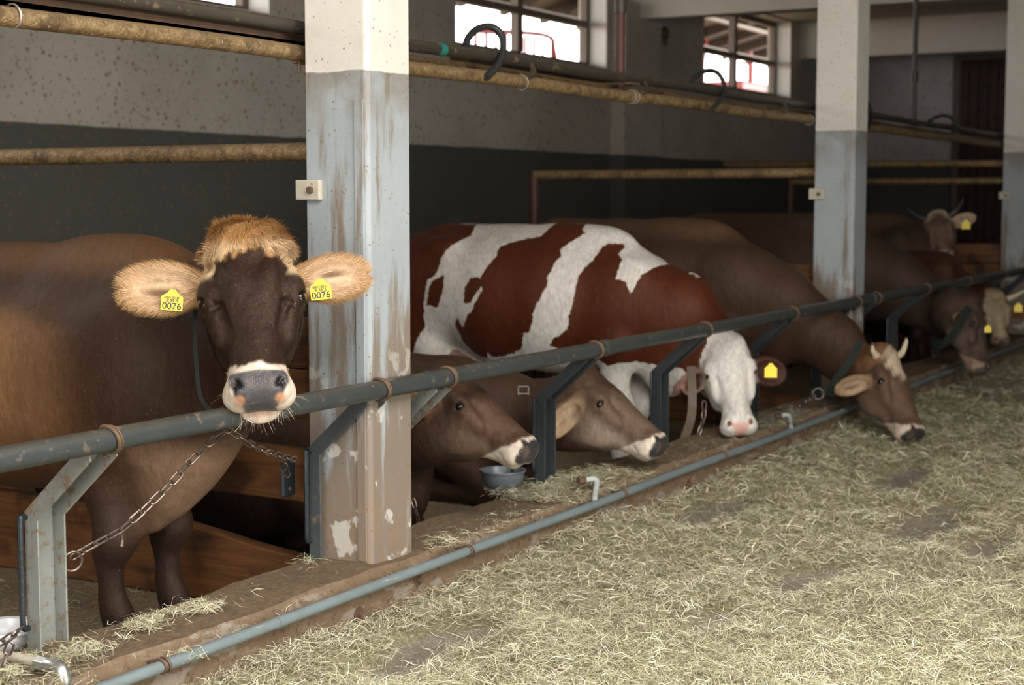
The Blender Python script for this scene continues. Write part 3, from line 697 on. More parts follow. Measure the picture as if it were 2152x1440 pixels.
def coat_mat():
    m, nt, b = nodes('short_coat'); T = NT(nt)
    g = T.n('ShaderNodeAttribute', attribute_name='col'); pt = T.n('ShaderNodeAttribute', attribute_name='patch'); wt = T.n('ShaderNodeAttribute', attribute_name='wet')
    p = T.pos(); c = g.outputs['Color']
    wob = T.math('ADD', T.math('MULTIPLY', T.math('SUBTRACT', T.noise(T.pos((.55, 1, .9)), 22, 4, .6), .5), .034), T.math('MULTIPLY', T.math('SUBTRACT', T.noise(p, 140, 3), .5), .012))
    pm = T.ramp(T.math('ADD', pt.outputs['Fac'], wob), -.0022, .0022)
    whc = T.mix(T.noise(p, 4, 4), (.66, .62, .56), (.82, .79, .74))
    c = T.mix(pm, c, whc)
    n1 = T.noise(T.pos((1, 1, .35)), 60, 5, .7); n2 = T.noise(p, 5, 4)
    dry = T.math('SUBTRACT', 1.0, wt.outputs['Fac'])
    c = T.mix(T.math('MULTIPLY', T.ramp(n1, .3, .7, .30, 0), dry), c, (0, 0, 0)); c = T.mix(T.ramp(n2, .25, .5, .14, 0), c, (.02, .012, .008))
    c = T.mix(T.math('MULTIPLY', T.ramp(T.noise(p, 160, 3), .68, .76, 0, .35), dry), c, (.5, .42, .28))
    T.l(c, b.inputs['Base Color'])
    T.l(T.ramp(wt.outputs['Fac'], 0, 1, .52, .28), b.inputs['Roughness'])
    b.inputs['Specular IOR Level'].default_value = .36; b.inputs['Specular Tint'].default_value = (.95, .72, .58, 1)
    b.inputs['Sheen Weight'].default_value = .02; b.inputs['Sheen Roughness'].default_value = .4; b.inputs['Sheen Tint'].default_value = (.8, .65, .5, 1)
    hair = T.math('MULTIPLY', T.noise(T.pos((1, 1, .18)), 240, 4, .7), dry)
    peb = T.math('MULTIPLY', T.vor(p, 260), wt.outputs['Fac'])
    h = T.math('ADD', T.math('ADD', hair, T.math('ADD', T.math('MULTIPLY', T.noise(p, 28, 4), 1.6), T.math('MULTIPLY', T.noise(T.pos((1, 1, .6)), 10, 3), 5.0))), T.math('MULTIPLY', peb, .5))
    T.bump(h, .55, .0035, b); return m
M['coat'] = coat_mat()
def hair_mat():
    m, nt, b = nodes('long_hair'); T = NT(nt); g = T.n('ShaderNodeAttribute', attribute_name='col'); T.l(g.outputs['Color'], b.inputs['Base Color'])
    b.inputs['Roughness'].default_value = .5; b.inputs['Specular IOR Level'].default_value = .3; return m
M['hair'] = hair_mat()
M['eye'] = plain('dark_wet_eye', (.008, .006, .005), .06, 0, .0, 10, 0)
M['horn'] = plain('pale_horn', (.62, .52, .36), .35, 0, .25, 25); M['horndark'] = plain('horn_tip', (.06, .05, .045), .35, 0, .2, 20)
M['hoof'] = plain('hoof', (.045, .035, .028), .5, 0, .3, 30)
M['collar'] = plain('green_black_collar', (.007, .012, .008), .85, 0, .4, 60)
M['strap'] = plain('worn_leather_strap', (.10, .07, .045), .6, 0, .4, 40)
M['tagy'] = plain('yellow_plastic', (.86, .66, .01), .4, 0, .04, 40); M['ink'] = plain('black_ink', (.01, .01, .01), .5, 0, 0, 10, 0)
M['pink'] = plain('pink_skin', (.40, .20, .17), .6, 0, .15, 30)

class Head:
    """frame: n along the face from poll to muzzle, s to the image-right side, d out of the forehead"""
    def __init__(s, poll, muzzle, dors, L=None):
        s.o = np.array(poll, float); s.L = np.linalg.norm(np.array(muzzle)-s.o); s.n = nrm(np.array(muzzle)-s.o)
        d = np.array(dors, float); s.d = nrm(d-s.n*np.dot(d, s.n)); s.s = np.cross(s.d, s.n)
        s.k = (L or s.L)/.56; s.R = np.array([s.n, s.s, s.d])
    def P(s, n, t, d): return s.o+(s.n*n+s.s*t+s.d*d)*s.k
    def loc(s, P): return ((P-s.o) @ s.R.T)/s.k
def head_vols(V, H, style):
    k = H.k
    def E(n, t, d, r, kk=.03, op=1, tag='head', rot=0):
        R = H.R
        if rot:
            c, s_ = math.cos(rot), math.sin(rot); R = np.array([H.n*c+H.s*s_, -H.n*s_+H.s*c, H.d])
        V.ell(H.P(n, t, d), np.array(r)*k, R, kk*k, op, tag)
    def C(a, b, ra, rb, kk=.03, tag='head'): V.cone(H.P(*a), H.P(*b), np.array(ra)*k, np.array(rb)*k, H.d, kk*k, 1, tag)
    w = style.get('wide', 1.0)
    C((.04, 0, -.110), (.20, 0, -.100), (.118*w, .100), (.122*w, .096), .03)
    E(.0, 0, -.060, (.055, .095*w, .065), .05); E(.07, 0, -.045, (.075, .095*w, .045), .03)
    C((.18, 0, -.090), (.44, 0, -.074), (.104*w, .082), (.062, .060), .05)
    C((.16, 0, -.036), (.43, 0, -.030), (.056, .030), (.036, .026), .03)          # bridge of the nose
    for sg in (-1, 1):
        E(.160, sg*.112*w, -.062, (.055, .032, .036), .03)                            # brow
        E(.220, sg*.078, -.160, (.130, .046, .108), .05)                              # cheek
        E(.250, sg*.098, -.088, (.080, .020, .026), .03)                             # cheek bone
        E(.494, sg*.060, -.092, (.036, .040, .044), .03)                               # lip flap
        E(.455, sg*.046, -.092, (.070, .034, .044), .04)
        E(.488, sg*.050, -.045, (.040, .030, .034), .025)                              # nostril wing
        e = (.192, sg*.128*w, -.074)
        E(e[0]-.012, e[1]*.965, e[2]+.012, (.036, .022, .018), .012); E(e[0]+.018, e[1]*.965, e[2]-.010, (.032, .020, .014), .012)    # lids
        E(e[0]+.003, e[1]+sg*.010, e[2]+.010, (.0135, .022, .026), .005, -1, 'eye', sg*.30)
        E(.270, sg*.086, -.034, (.050, .010, .010), .025, -1)                           # hollow below the eye
        E(.496, sg*.054, -.018, (.027, .0135, .024), .007, -1, 'x', sg*-.65)         # nostril
        E(.505, sg*.066, -.030, (.016, .010, .016), .010, -1)
    C((.16, 0, -.225), (.46, 0, -.137), (.080, .062), (.045, .032), .05)
    E(.487, 0, -.074, (.050, .078, .064), .035)
    E(.500 if 'chin' in style else .470, 0, style.get('chin', -.141), (.050, .062 if 'chin' in style else .05, .030), .014)
    for a, b_ in (((.43, -.074), (.49, -.068)), ((.49, -.068), (.524, -.040)), ((.524, -.040), (.534, 0)), ((.534, 0), (.524, .040)), ((.524, .040), (.49, .068)), ((.49, .068), (.43, .074))):
        V.cone(H.P(a[0], a[1], -.126), H.P(b_[0], b_[1], -.126), (.003 if a[0] == .43 else .007)*k, (.003 if b_[0] == .43 else .007)*k, H.d, .008*k, -1, 'x')   # mouth
    # ears
    for ea in style['ears']:
        b0 = H.P(*ea['base']); dr = nrm(H.R.T @ np.array(ea['dir'])); op_ = np.array(H.R.T @ np.array(ea['open'])); op_ = nrm(op_-dr*np.dot(op_, dr)); sd = np.cross(op_, dr)
        L = ea.get('len', .20)*k; hgt = ea.get('h', .068)*k; R = np.array([dr, sd, op_]); c = b0+dr*L*.52
        V.cone(b0-dr*.03*k, b0+dr*.05*k, .032*k, .036*k, sd, .03*k, 1, 'ear')
        V.ell(c, (L*.54, hgt, .030*k), R, .02*k, 1, 'ear')
        V.ell(c+op_*.026*k+dr*L*.04, (L*.44, hgt*.74, .030*k), R, .010*k, -1)
        V.ell(c-op_*.004*k-sd*hgt*.1, (L*.30, .008*k, .010*k), R, .014*k, 1, 'ear')
        ea['frame'] = (b0, dr, sd, op_, L, hgt)
    for q in style.get('folds', ()): E(*q)
def curve(T_, x): return np.clip(x, 0, 1)*0+np.interp(x, T_[0], T_[1])
def sstep(a, b, x): t = np.clip((x-a)/(b-a), 0, 1); return t*t*(3-2*t)
def mixc(c, m, col): return c*(1-m[:, None])+np.array(col)*m[:, None]
def head_paint(c, wet, H, P, tg, st):
    """markings in the head's own frame"""
    q = H.loc(P); n, s_, d = q.T; near = sstep(.05, -.0, tg['head']-.0)*(tg['head'] < tg.get('body', tg['head']+1)+.02)
    near = sstep(.045, .005, tg['head'])
    nz = .010*np.sin(n*90+s_*70)+.006*np.sin(s_*190+d*150)
    c = mixc(c, near*sstep(.02, .12, n), st['face'])
    if 'facelow' in st: c = mixc(c, near*sstep(.12, .28, n)*sstep(-.09, -.16, d), st['facelow'])
    if 'poll' in st: c = mixc(c, near*sstep(.07, .045, n+nz-.3*np.abs(s_)), st['poll'])
    if 'front' in st: c = mixc(c, near*sstep(.105, .05, np.hypot((n-.10)*.8, s_)+nz)*sstep(-.07, -.03, d), st['front'])
    wv = .884*n-.468*d
    if 'strip' in st: c = mixc(c, near*sstep(.100, .112, np.abs(s_)+nz*.6)*sstep(.15, .11, n)*sstep(-.155, -.13, d), st['strip'])
    if 'ring' in st: c = mixc(c, near*sstep(-.005, .007, wv-st.get('ringw', .424)-.10*np.abs(s_)+nz*.3), st['ring'])
    if 'nose' in st:
        hw = np.interp(wv, [.40, .425, .45, .48, .515], [.052, .064, .066, .055, .038])*st.get('plate', .72); special = near*0
        plate = near*sstep(.005, -.005, np.abs(s_)-hw+nz*.15)*sstep(.004, .012, wv-.1*np.abs(s_)-st.get('ringw', .424)-(.012 if 'ringw' in st else .014))*sstep(-.126, -.118, d)
        if 'cap' in st: plate = near*sstep(st['cap']-.004, st['cap']+.004, n+.25*d+nz*.3)*sstep(-.112, -.100, d)
        c = mixc(c, plate, st['nose']); wet = np.maximum(wet, plate*st.get('wetness', 1))
        lip = near*sstep(.47, .49, n)*sstep(-.110, -.118, d)*sstep(-.142, -.130, d); c = mixc(c, lip*.7*(st.get('spots', 0) > .5), (.46, .27, .20))
        sp_ = st.get('spots', .15)*near*sstep(.03, .012, np.hypot(np.abs(s_)-.056, (wv-.492))*1.5)*.7; c = mixc(c, sp_, (.60, .30, .16))
    spec = np.zeros(len(P))
    if 'nose' in st: spec = np.maximum(plate, lip)
    for sg in (-1, 1):
        e = np.sqrt(((n-.192+.25*(d+.08))*(.80 if 'eyes' in st else .62))**2+((s_-sg*.130*st.get('wide', 1))*.7)**2+((d+.076)*(1 if 'eyes' in st else 1.25))**2); c = mixc(c, near*sstep(.040, .024, e)*st.get('eyering', .7), st.get('eyecol', (.012, .007, .005)))
        nsd = np.sqrt(((n-.495)*.8)**2+(s_-sg*.056)**2+((d+.026)*.8)**2); c = mixc(c, near*sstep(.021, .010, nsd), st.get('nosedark', (.012, .011, .012)))
        spec = np.maximum(spec, near*np.maximum(sstep(.036, .026, e), sstep(.018, .012, nsd)))
    return c, wet, spec
def build_cow(name_lab, B, Hd, style, body_fn, grid, paint, parts=None, off=None):
    """B: base point; body_fn(V) adds the trunk; grid: (lo, hi, flo, fhi, fine, coarse)"""
    V = Vol(); body_fn(V); head_vols(V, Hd, style)
    lo, hi, flo, fhi, fine, coarse = grid
    P, Q = V.skin(*[axis_grid(lo[a], hi[a], flo[a], fhi[a], fine, coarse) for a in range(3)])
    t = thing('cow', tuple(B), name_lab, 'cow', 'cows tied in the stalls')
    tg = V.tags(P); col = np.tile(np.array(style['base']), (len(P), 1)).astype(float); wet = np.zeros(len(P))
    col, patch = paint(P, tg, col)
    if 'ear' in tg:
        em = sstep(.012, -.002, tg['ear']-np.minimum(tg['head'], .05)*.6)
        for ea in style['ears']:
            b0, dr, sd, op_, L, hgt = ea['frame']; r = P-b0; al = (r @ dr)/L; z = r @ op_
            m = em*(al > -.2)*(np.abs(r @ sd) < hgt*1.6); 
            inner = sstep(-.004, .004, z)
            c2 = np.array(ea.get('back', style['base']))*(1-inner[:, None])+np.array(ea.get('in', style.get('earin', (.5, .36, .2))))*inner[:, None]
            if 'rim' in ea:
                rm = sstep(.62, .9, np.hypot((al-.52)/.54, (r @ sd)/hgt)); c2 = c2*(1-rm[:, None])+np.array(ea['rim'])*rm[:, None]
            col = col*(1-m[:, None])+c2*m[:, None]; patch = np.where(m > .5, -.1, patch)
    c2, wet, spec = head_paint(col, wet, Hd, P, {'head': tg['head'], 'body': tg.get('body')}, style)
    col = c2; patch = np.where(spec > .4, -.1, patch)
    me = np_mesh('body', P-np.array(B), Q); add_col(me, 'col', col); add_f(me, 'patch', patch); add_f(me, 'wet', wet)
    o = link('body', me, M['coat'], t)
    # eyes
    for sg in (-1, 1):
        c = Hd.P(.194, sg*style.get('eyes', .1155)*style.get('wide', 1), -.072); w = MB(); sphere(w, c, (.0235 if 'eyes' in style else .0215)*Hd.k, 18, 12); w.build('eye', M['eye'], t)
    for hn in style.get('horns', ()):
        w = MB(); pts = [Hd.P(*q) for q in hn['pts']]; r0 = hn.get('r', .022)*Hd.k
        w.tube(pts, [r0*(1-i/(len(pts)-1))**.75+.002 for i in range(len(pts))], 12, sub=5); ho = w.build('horn', M[hn.get('mat', 'horn')], t)
        if hn.get('tip'):
            a, b_ = pts[-2], pts[-1]; w = MB(); w.tube([a*.3+b_*.7, b_+(b_-a)*.02], [r0*.42, .0015], 10); w.build('tip', M['horndark'], ho)
    return t, V, P, Q, col
def sphere(w, c, r, nu=16, nv=10):
    c = np.array(c); V = [c+(0, 0, r)]+[c+r*np.array([math.sin(PI*j/nv)*math.cos(2*PI*i/nu), math.sin(PI*j/nv)*math.sin(2*PI*i/nu), math.cos(PI*j/nv)]) for j in range(1, nv) for i in range(nu)]+[c-(0, 0, r)]
    Fc = [(0, 1+i, 1+(i+1) % nu) for i in range(nu)]+[(1+j*nu+i, 1+(j+1)*nu+i, 1+(j+1)*nu+(i+1) % nu, 1+j*nu+(i+1) % nu) for j in range(nv-2) for i in range(nu)]
    last = 1+(nv-1)*nu; Fc += [(last, 1+(nv-2)*nu+(i+1) % nu, 1+(nv-2)*nu+i) for i in range(nu)]
    w.add(V, Fc)
def trunk(V, X, Y, top=1.30, s=1.0, drop=0.0, lean=0, wide=1.0, hump=0.0, front=1.0):
    """standing trunk, chest front at Y, spine running back along +Y; heights measured from the floor"""
    T0 = top; S = [(.10, .25, .30, .50), (.30, .215+.02, .35, .365), (.62, .285, .36, .395), (1.0, .335, .375, .40), (1.32, .315, .34, .36), (1.56, .27, .28, .27), (1.74, .18, .20, .20)]
    # (y, half width, half height, centre below the top)
    secs = [(.06, .155, .25, .44), (.24, .215, .35, .40), (.48, .265, .375, .39), (.80, .315, .385, .40), (1.10, .34, .385, .40), (1.36, .30, .33, .35), (1.58, .25, .27, .28), (1.74, .16, .19, .23)]
    pv = None
    if front < 1: secs = [(y, rx*(front if y < .3 else (front+1)/2 if y < .5 else 1), rz*(front if y < .3 else (front+1)/2 if y < .5 else 1), cz+(1-front)*(.25 if y < .3 else .1 if y < .5 else 0)) for y, rx, rz, cz in secs]
    for y, rx, rz, cz in secs:
        c = np.array([X+lean*y, Y+y*s, T0-cz*s-(drop if y > 1.2 else 0)])
        if pv is not None: V.cone(pv[0], c, (pv[1][0], pv[1][1]), (rx*s*wide, rz*s), (0, 0, 1), .05)
        pv = (c, (rx*s*wide, rz*s))
    fo = 0 if front == 1 else .26
    V.cone((X, Y+(.26+fo)*s, T0-.045-fo*.08), (X, Y+1.5*s, T0-.05), (.05, .045), (.06, .045), k=.12)       # spine
    V.ell((X, Y+(.32+fo)*s, T0-.045+hump-fo*.1), (.07, .20, .055), k=.12)                                     # withers
    for sg in (-1, 1):
        V.ell((X+sg*(.17-fo*.12)*s, Y+(.26+fo*.4)*s, T0-(.36+fo*.3)*s), (.085, .15, .28), np.array([[1, 0, 0], [0, .94, .34], [0, -.34, .94]]), .09)    # shoulder blade
        V.ell((X+sg*.22*s, Y+1.42*s, T0-.10), (.05, .07, .045), k=.10)                          # hip bone
        V.ell((X+sg*.17*s, Y+1.58*s, T0-.42*s), (.12, .20, .30), k=.08)                          # thigh
def leg(V, pts, rs, tag='leg'):
    for i in range(len(pts)-1): V.cone(pts[i], pts[i+1], rs[i], rs[i+1], (0, 1, 0), .03, 1, tag)
def stand_legs(V, X, Y, s=1.0, fl=FLOOR, front=None, hind=True, top=1.3):
    fr = front or [(X-.13, Y+.36), (X+.13, Y+.36)]
    for i, (x, y) in enumerate(fr):
        sx = X-.15 if i == 0 else X+.15
        leg(V, [(sx, Y+.34*s, fl+.66), (x, y+.02, fl+.50), (x, y-.015, fl+.345), (x, y+.01, fl+.30), (x, y, fl+.14), (x, y-.02, fl+.095), (x, y-.04, fl+.03)],
            [(.10, .12), (.062, .072), (.056, .058), (.045, .048), (.034, .040), (.042, .048), (.048, .055)])
        V.ell((x, y-.025, fl+.335), (.062, .052, .072), k=.035, tag='leg')
    if hind:
        for sg in (-1, 1):
            x = X+sg*.16; y = Y+1.62*s
            leg(V, [(x, y-.05, fl+.80), (x, y-.12, fl+.62), (x, y+.06, fl+.46), (x, y+.10, fl+.40), (x, y+.05, fl+.14), (x, y+.01, fl+.09), (x, y-.02, fl+.03)],
                [(.12, .17), (.10, .13), (.05, .065), (.045, .055), (.034, .040), (.042, .048), (.048, .055)])
def neck(V, pts, rs, k=.07, tag='body'):
    for i in range(len(pts)-1): V.cone(pts[i], pts[i+1], rs[i], rs[i+1], (0, 0, 1), k, 1, tag)
def ear_tag(t, c, u, v, n, w=.034, h=.036, text=True, lab=None):
    """yellow plastic tag: centre c, right u, up v, facing n"""
    u, v, n = nrm(u), nrm(v), nrm(n); poly = [(-w, -h), (w, -h), (w, h*.55), (w*.5, h*.95), (w*.25, h*1.35), (-w*.25, h*1.35), (-w*.5, h*.95), (-w, h*.55)]
    m = MB(); P = [c+u*a+v*b_-n*.001 for a, b_ in poly]; m.prism(P, (0, 0, 0), n*.003); o = m.build('ear_tag', M['tagy'], t, False, .0008)
    m = MB(); m.tube([c+v*h*.9-n*.002, c+v*h*.9+n*.006], .006, 10); m.build('pin', M['tagy'], o)
    if text:
        def txt(body, size, dy):
            cu = bpy.data.curves.new('number', 'FONT'); cu.body = body; cu.size = size; cu.align_x = 'CENTER'; cu.align_y = 'CENTER'; cu.extrude = .0003; cu.offset = .0004
            tmp = bpy.data.objects.new('number', cu); me_ = bpy.data.meshes.new_from_object(tmp); bpy.data.objects.remove(tmp); bpy.data.curves.remove(cu)
            to = bpy.data.objects.new('number', me_); COL.objects.link(to); me_.materials.append(M['ink']); to.parent = o
            mt = Matrix((( *[u[0], v[0], n[0]], 0), (*[u[1], v[1], n[1]], 0), (*[u[2], v[2], n[2]], 0), (0, 0, 0, 1)))
            to.matrix_local = Matrix.Translation(Vector(c+v*dy+n*.0028-org(t))) @ mt
        txt('0076', .030*w/.034, -h*.52); txt('SI 5565', .0125*w/.034, h*.10)
        m = MB()
        x = -w*.72
        while x < w*.66:
            bw = random.choice((.0008, .0014, .002)); m.prism([c+u*(x)+v*(h*.30)+n*.0024, c+u*(x+bw)+v*(h*.30)+n*.0024, c+u*(x+bw)+v*(h*.58)+n*.0024, c+u*x+v*(h*.58)+n*.0024], (0, 0, 0), n*.0004); x += bw+random.choice((.0009, .0016))
        m.build('barcode', M['ink'], o, False)
    return o
def tufts(name, parent, P0, N0, D0, L, col, n, rgb, wid=.0011, curl=.3, seed=1, lift=.22):
    """fine tapering hairs rooted at chosen skin points"""
    g = np.random.default_rng(seed); i = g.integers(0, len(P0), n)
    p = P0[i]+g.normal(0, .0025, (n, 3)); d = D0[i]+g.normal(0, curl, (n, 3)); d /= np.linalg.norm(d, axis=1)[:, None]; nn = N0[i]
    l = L*(.5+g.random(n))[:, None]; s_ = np.cross(d, nn); s_ /= np.linalg.norm(s_, axis=1)[:, None]+1e-9; w = wid*(.6+.8*g.random(n))[:, None]
    a = p-s_*w-nn*.002; b_ = p+s_*w-nn*.002; m = p+d*l*.55+nn*l*lift; e = p+d*l+nn*l*lift*.3
    V = np.stack([a, b_, m+s_*w*.7, m-s_*w*.7, e, e], 1)[:, :5]; base = np.arange(n)[:, None]*5
    T_ = np.concatenate([base+[0, 1, 2], base+[0, 2, 3], base+[3, 2, 4]], 0)
    me = np_mesh(name, V.reshape(-1, 3)-org(parent), T_); c = np.array(rgb)[i] if len(np.shape(rgb)) > 1 else np.tile(np.array(rgb), (n, 1))
    c = c*(.7+.6*g.random((n, 1))); add_col(me, 'col', np.repeat(c, 5, 0)); return link(name, me, M['hair'], parent)
def vnorm(V, Q):
    N = np.zeros_like(V); a = V[Q[:, 1]]-V[Q[:, 0]]; b_ = V[Q[:, 3]]-V[Q[:, 0]]; f = np.cross(a, b_)
    for k in range(4): np.add.at(N, Q[:, k], f)
    return N/(np.linalg.norm(N, axis=1)[:, None]+1e-12)
TOCAM = lambda p: nrm(CAM-np.array(p))
# ---- the brown cow looking at the camera
pollA = at(519, 488, 4.49); muzA = at(547, 842, 4.21)
HA = Head(pollA, muzA, TOCAM(muzA)+np.array([0, 0, .15]), .553)
XA, YA = 3.72, 3.19
def bodyA(V):
    trunk(V, XA, YA, 1.262, 1.0, hump=.025)
    fr = [(XA-.13, 3.50), (XA+.13, 3.50)]
    stand_legs(V, XA, YA, front=fr)
    bk = HA.P(.10, 0, -.17)
    neck(V, [HA.P(.12, 0, -.15), HA.P(.13, .02, -.24), (XA-.02, YA+.10, 1.02), (XA, YA+.34, .96)], [(.10, .12), (.105, .15), (.125, .225), (.17, .28)], .07)
    neck(V, [HA.P(.22, 0, -.21), (XA-.02, YA+.05, .84), (XA, YA+.12, .70)], [(.06, .07), (.08, .12), (.11, .15)], .08)
    V.ell((XA, YA+.16, .64), (.13, .155, .17), k=.08)                    # brisket
    V.cone((XA-.0, YA+.03, .80), (XA-.02, YA+.19, .53), (.04, .06), (.07, .09), (0, 1, 0), .08)     # dewlap fold
    V.cone((XA-.04, YA+.07, .66), (XA-.05, YA+.24, .46), (.030, .06), (.028, .085), (0, 1, 0), .08)
    for q, (dx, dz) in enumerate(((-.13, .62), (-.12, .585))): V.cone((XA+dx-.03, YA+.18, dz+.05), (XA+dx+.05, YA+.07, dz-.01), .012, .010, k=.035)
stA = dict(ringw=.388, chin=-.148, plate=1.24, cap0=0, spots=1.0, eyes=.1235, base=(.036, .016, .0075), face=(.020, .0095, .0055), strip=(.62, .47, .29), facelow=(.030, .015, .008), poll=(.36, .20, .085), ring=(.66, .56, .46), nose=(.060, .060, .066), nosedark=(.008, .008, .009), wetness=1.0, wide=1.06,
    ears=[dict(base=(.100, -.125, -.125), dir=(.03, -1, .12), open=(.35, 0, 1), len=.235, h=.076, back=(.12, .06, .03), **{'in': (.58, .40, .24), 'rim': (.42, .25, .11)}),
          dict(base=(.105, .125, -.125), dir=(-.04, 1, .05), open=(.35, -.15, 1), len=.205, h=.068, back=(.12, .06, .03), **{'in': (.60, .42, .27), 'rim': (.46, .28, .13)})],
    folds=[(.255, -.088, -.036, (.050, .004, .010), .012, -1, 'x', .45), (.255, .088, -.036, (.050, .004, .010), .012, -1, 'x', -.45), (.225, -.105, -.040, (.006, .020, .010), .010, -1, 'x', .5), (.225, .105, -.040, (.006, .020, .010), .010, -1, 'x', -.5),
           (.16, -.05, -.004, (.05, .022, .014), .03, 1, 'head', .2), (.16, .05, -.004, (.05, .022, .014), .03, 1, 'head', -.2)])
def paintA(P, tg, c):
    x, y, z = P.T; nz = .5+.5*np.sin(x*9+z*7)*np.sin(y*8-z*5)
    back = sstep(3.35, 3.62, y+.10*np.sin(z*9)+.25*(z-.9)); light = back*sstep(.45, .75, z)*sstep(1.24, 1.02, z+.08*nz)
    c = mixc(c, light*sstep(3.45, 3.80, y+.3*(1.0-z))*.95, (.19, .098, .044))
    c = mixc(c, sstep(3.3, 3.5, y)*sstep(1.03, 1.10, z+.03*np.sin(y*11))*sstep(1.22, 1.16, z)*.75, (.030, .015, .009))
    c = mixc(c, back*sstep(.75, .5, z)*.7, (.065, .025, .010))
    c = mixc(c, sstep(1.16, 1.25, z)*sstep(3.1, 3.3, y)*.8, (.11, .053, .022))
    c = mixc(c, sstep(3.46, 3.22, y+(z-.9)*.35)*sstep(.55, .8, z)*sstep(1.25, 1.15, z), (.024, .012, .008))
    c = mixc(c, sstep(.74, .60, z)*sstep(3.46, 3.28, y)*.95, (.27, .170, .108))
    c = mixc(c, sstep(.60, .50, z)*sstep(.45, .52, z)*0, (.3, .2, .1))
    lg = sstep(.03, .0, tg['leg'])*sstep(.60, .42, z); c = mixc(c, lg, (.030, .017, .013))
    c = mixc(c, sstep(.16, .12, z)*lg, (.02, .014, .012))
    return c, np.full(len(P), -.2)
gA = ((3.0, 2.6, 0), (4.12, 5.35, 1.45), tuple(np.array([3.1, 2.6, .84])), (3.82, 3.2, 1.44), .0046, .014)
cowA, VA, PA, QA, colA = build_cow('dark brown cow with white muzzle and 0076 ear tags looking over the rail', (XA, 3.5, FLOOR), HA, stA, bodyA, gA, paintA)
NA = vnorm(PA, QA); locA = HA.loc(PA); tgA = VA.tags(PA)
# forelock
q = locA; sel = (tgA['head'] < .03) & (q[:, 0] < .030+.35*np.abs(q[:, 1])) & (q[:, 0] > -.12) & (np.abs(q[:, 1]) < .118) & (q[:, 2] > -.13)
def tang(N, d): d = np.asarray(d)-N*(N @ np.asarray(d))[:, None] if np.ndim(d) == 1 else d; return d/(np.linalg.norm(d, axis=1)[:, None]+1e-9)
Dn = tang(NA[sel], HA.n*.9+HA.d*.25); g = np.random.default_rng(3)
gold = np.array([(.44, .235, .085)])*np.ones((sel.sum(), 1)); pale = sstep(.015, .06, q[sel][:, 0]+.35*np.abs(q[sel][:, 1]))[:, None]; gold = gold*(1-pale)+np.array((.66, .48, .29))*pale
side = HA.s[None]*np.sign(q[sel][:, 1])[:, None]*.35
tufts('forelock', cowA, PA[sel], NA[sel], tang(NA[sel], HA.n*.9+HA.d*.25)+side+.45*np.sin(q[sel]@np.array([[90, 40, 10], [70, 120, 30], [40, 30, 60]])), .032, None, 34000, gold, .00055, .17, 5, .16)
# fringe hair of the ears
for ea in stA['ears']:
    b0, dr, sd, op_, L, hgt = ea['frame']; r = PA-b0; al = (r @ dr)/L
    sl = (tgA['ear'] < .012) & (al > .02) & (al < 1.1) & (np.abs(r @ sd) < hgt*1.2) & (tgA['head'] > .01) & (np.hypot((al-.55)/.42, (r @ sd)/(hgt*.55)) > .55+.45*np.random.default_rng(4).random(len(al)))
    rim = np.clip(np.hypot((al[sl]-.52)/.54, (r[sl] @ sd)/hgt), 0, 1)[:, None]; cc = np.array((.62, .45, .30))*(1-rim**2)+np.array((.45, .265, .115))*rim**2
    out = dr[None]*.9+sd[None]*np.sign(r[sl] @ sd)[:, None]*.5*rim
    tufts('ear_hair', cowA, PA[sl], NA[sl], out, .019, None, 15000, cc, .00042, .15, 6, .10)
# short fuzz over the face and neck
fz = (tgA['head'] < .02) & (q[:, 0] > .03) & (q[:, 0] < .44) & (tgA['ear'] > .0)
tufts('face_hair', cowA, PA[fz], NA[fz], tang(NA[fz], HA.n)+HA.s[None]*0, .008, None, 14000, colA[fz]*1.35, .0005, .25, 8)
wh = (q[:, 0] > .46) & (q[:, 2] < -.10) & (tgA['head'] < .02)
tufts('whiskers', cowA, PA[wh], NA[wh], NA[wh]*.6+HA.n*.7, .035, None, 130, (.42, .36, .28), .0004, .35, 9)
# ear tags
for ea, (px, py), rot in ((stA['ears'][0], (361, 636), -.10), (stA['ears'][1], (674, 613), .10)):
    b0, dr, sd, op_, L, hgt = ea['frame']; rr_ = ray(px, py); pl = b0+op_*.012; tt = np.dot(pl-CAM, op_)/np.dot(rr_, op_); c = CAM+rr_*tt
    n_ = nrm(op_*.6+TOCAM(c)*.4); u_ = np.cross(np.array([0, 0, 1.]), n_); u_ = nrm(u_); v_ = np.cross(n_, u_); u2 = u_*math.cos(rot)+v_*math.sin(rot); v2 = -u_*math.sin(rot)+v_*math.cos(rot)
    ear_tag(cowA, c+n_*.015, u2, v2, n_, .0305, .026)
# collar
def strap_ring(parent, name, c, axis, up, ru, rv, width, mat, th=.003, seg=48, a0=0, a1=2*PI):
    axis = nrm(axis); up = nrm(np.array(up)-axis*np.dot(up, axis)); sd = np.cross(axis, up); V = []
    for i in range(seg+1):
        a = a0+(a1-a0)*i/seg; d = up*math.cos(a)*rv+sd*math.sin(a)*ru; dn = nrm(up*math.cos(a)/rv+sd*math.sin(a)/ru)
        for t_, w_ in ((0, -1), (0, 1), (th, 1), (th, -1)): V.append(np.array(c)+d+dn*t_+axis*w_*width/2)
    Fc = [(4*i+k, 4*i+(k+1) % 4, 4*i+4+(k+1) % 4, 4*i+4+k) for i in range(seg) for k in range(4)]+[(0, 3, 2, 1), tuple(4*seg+k for k in range(4))]
    m = MB(); m.add(V, Fc); return m.build(name, mat, parent)
IR = _r.copy(); UP = np.array([0, 0, 1.])
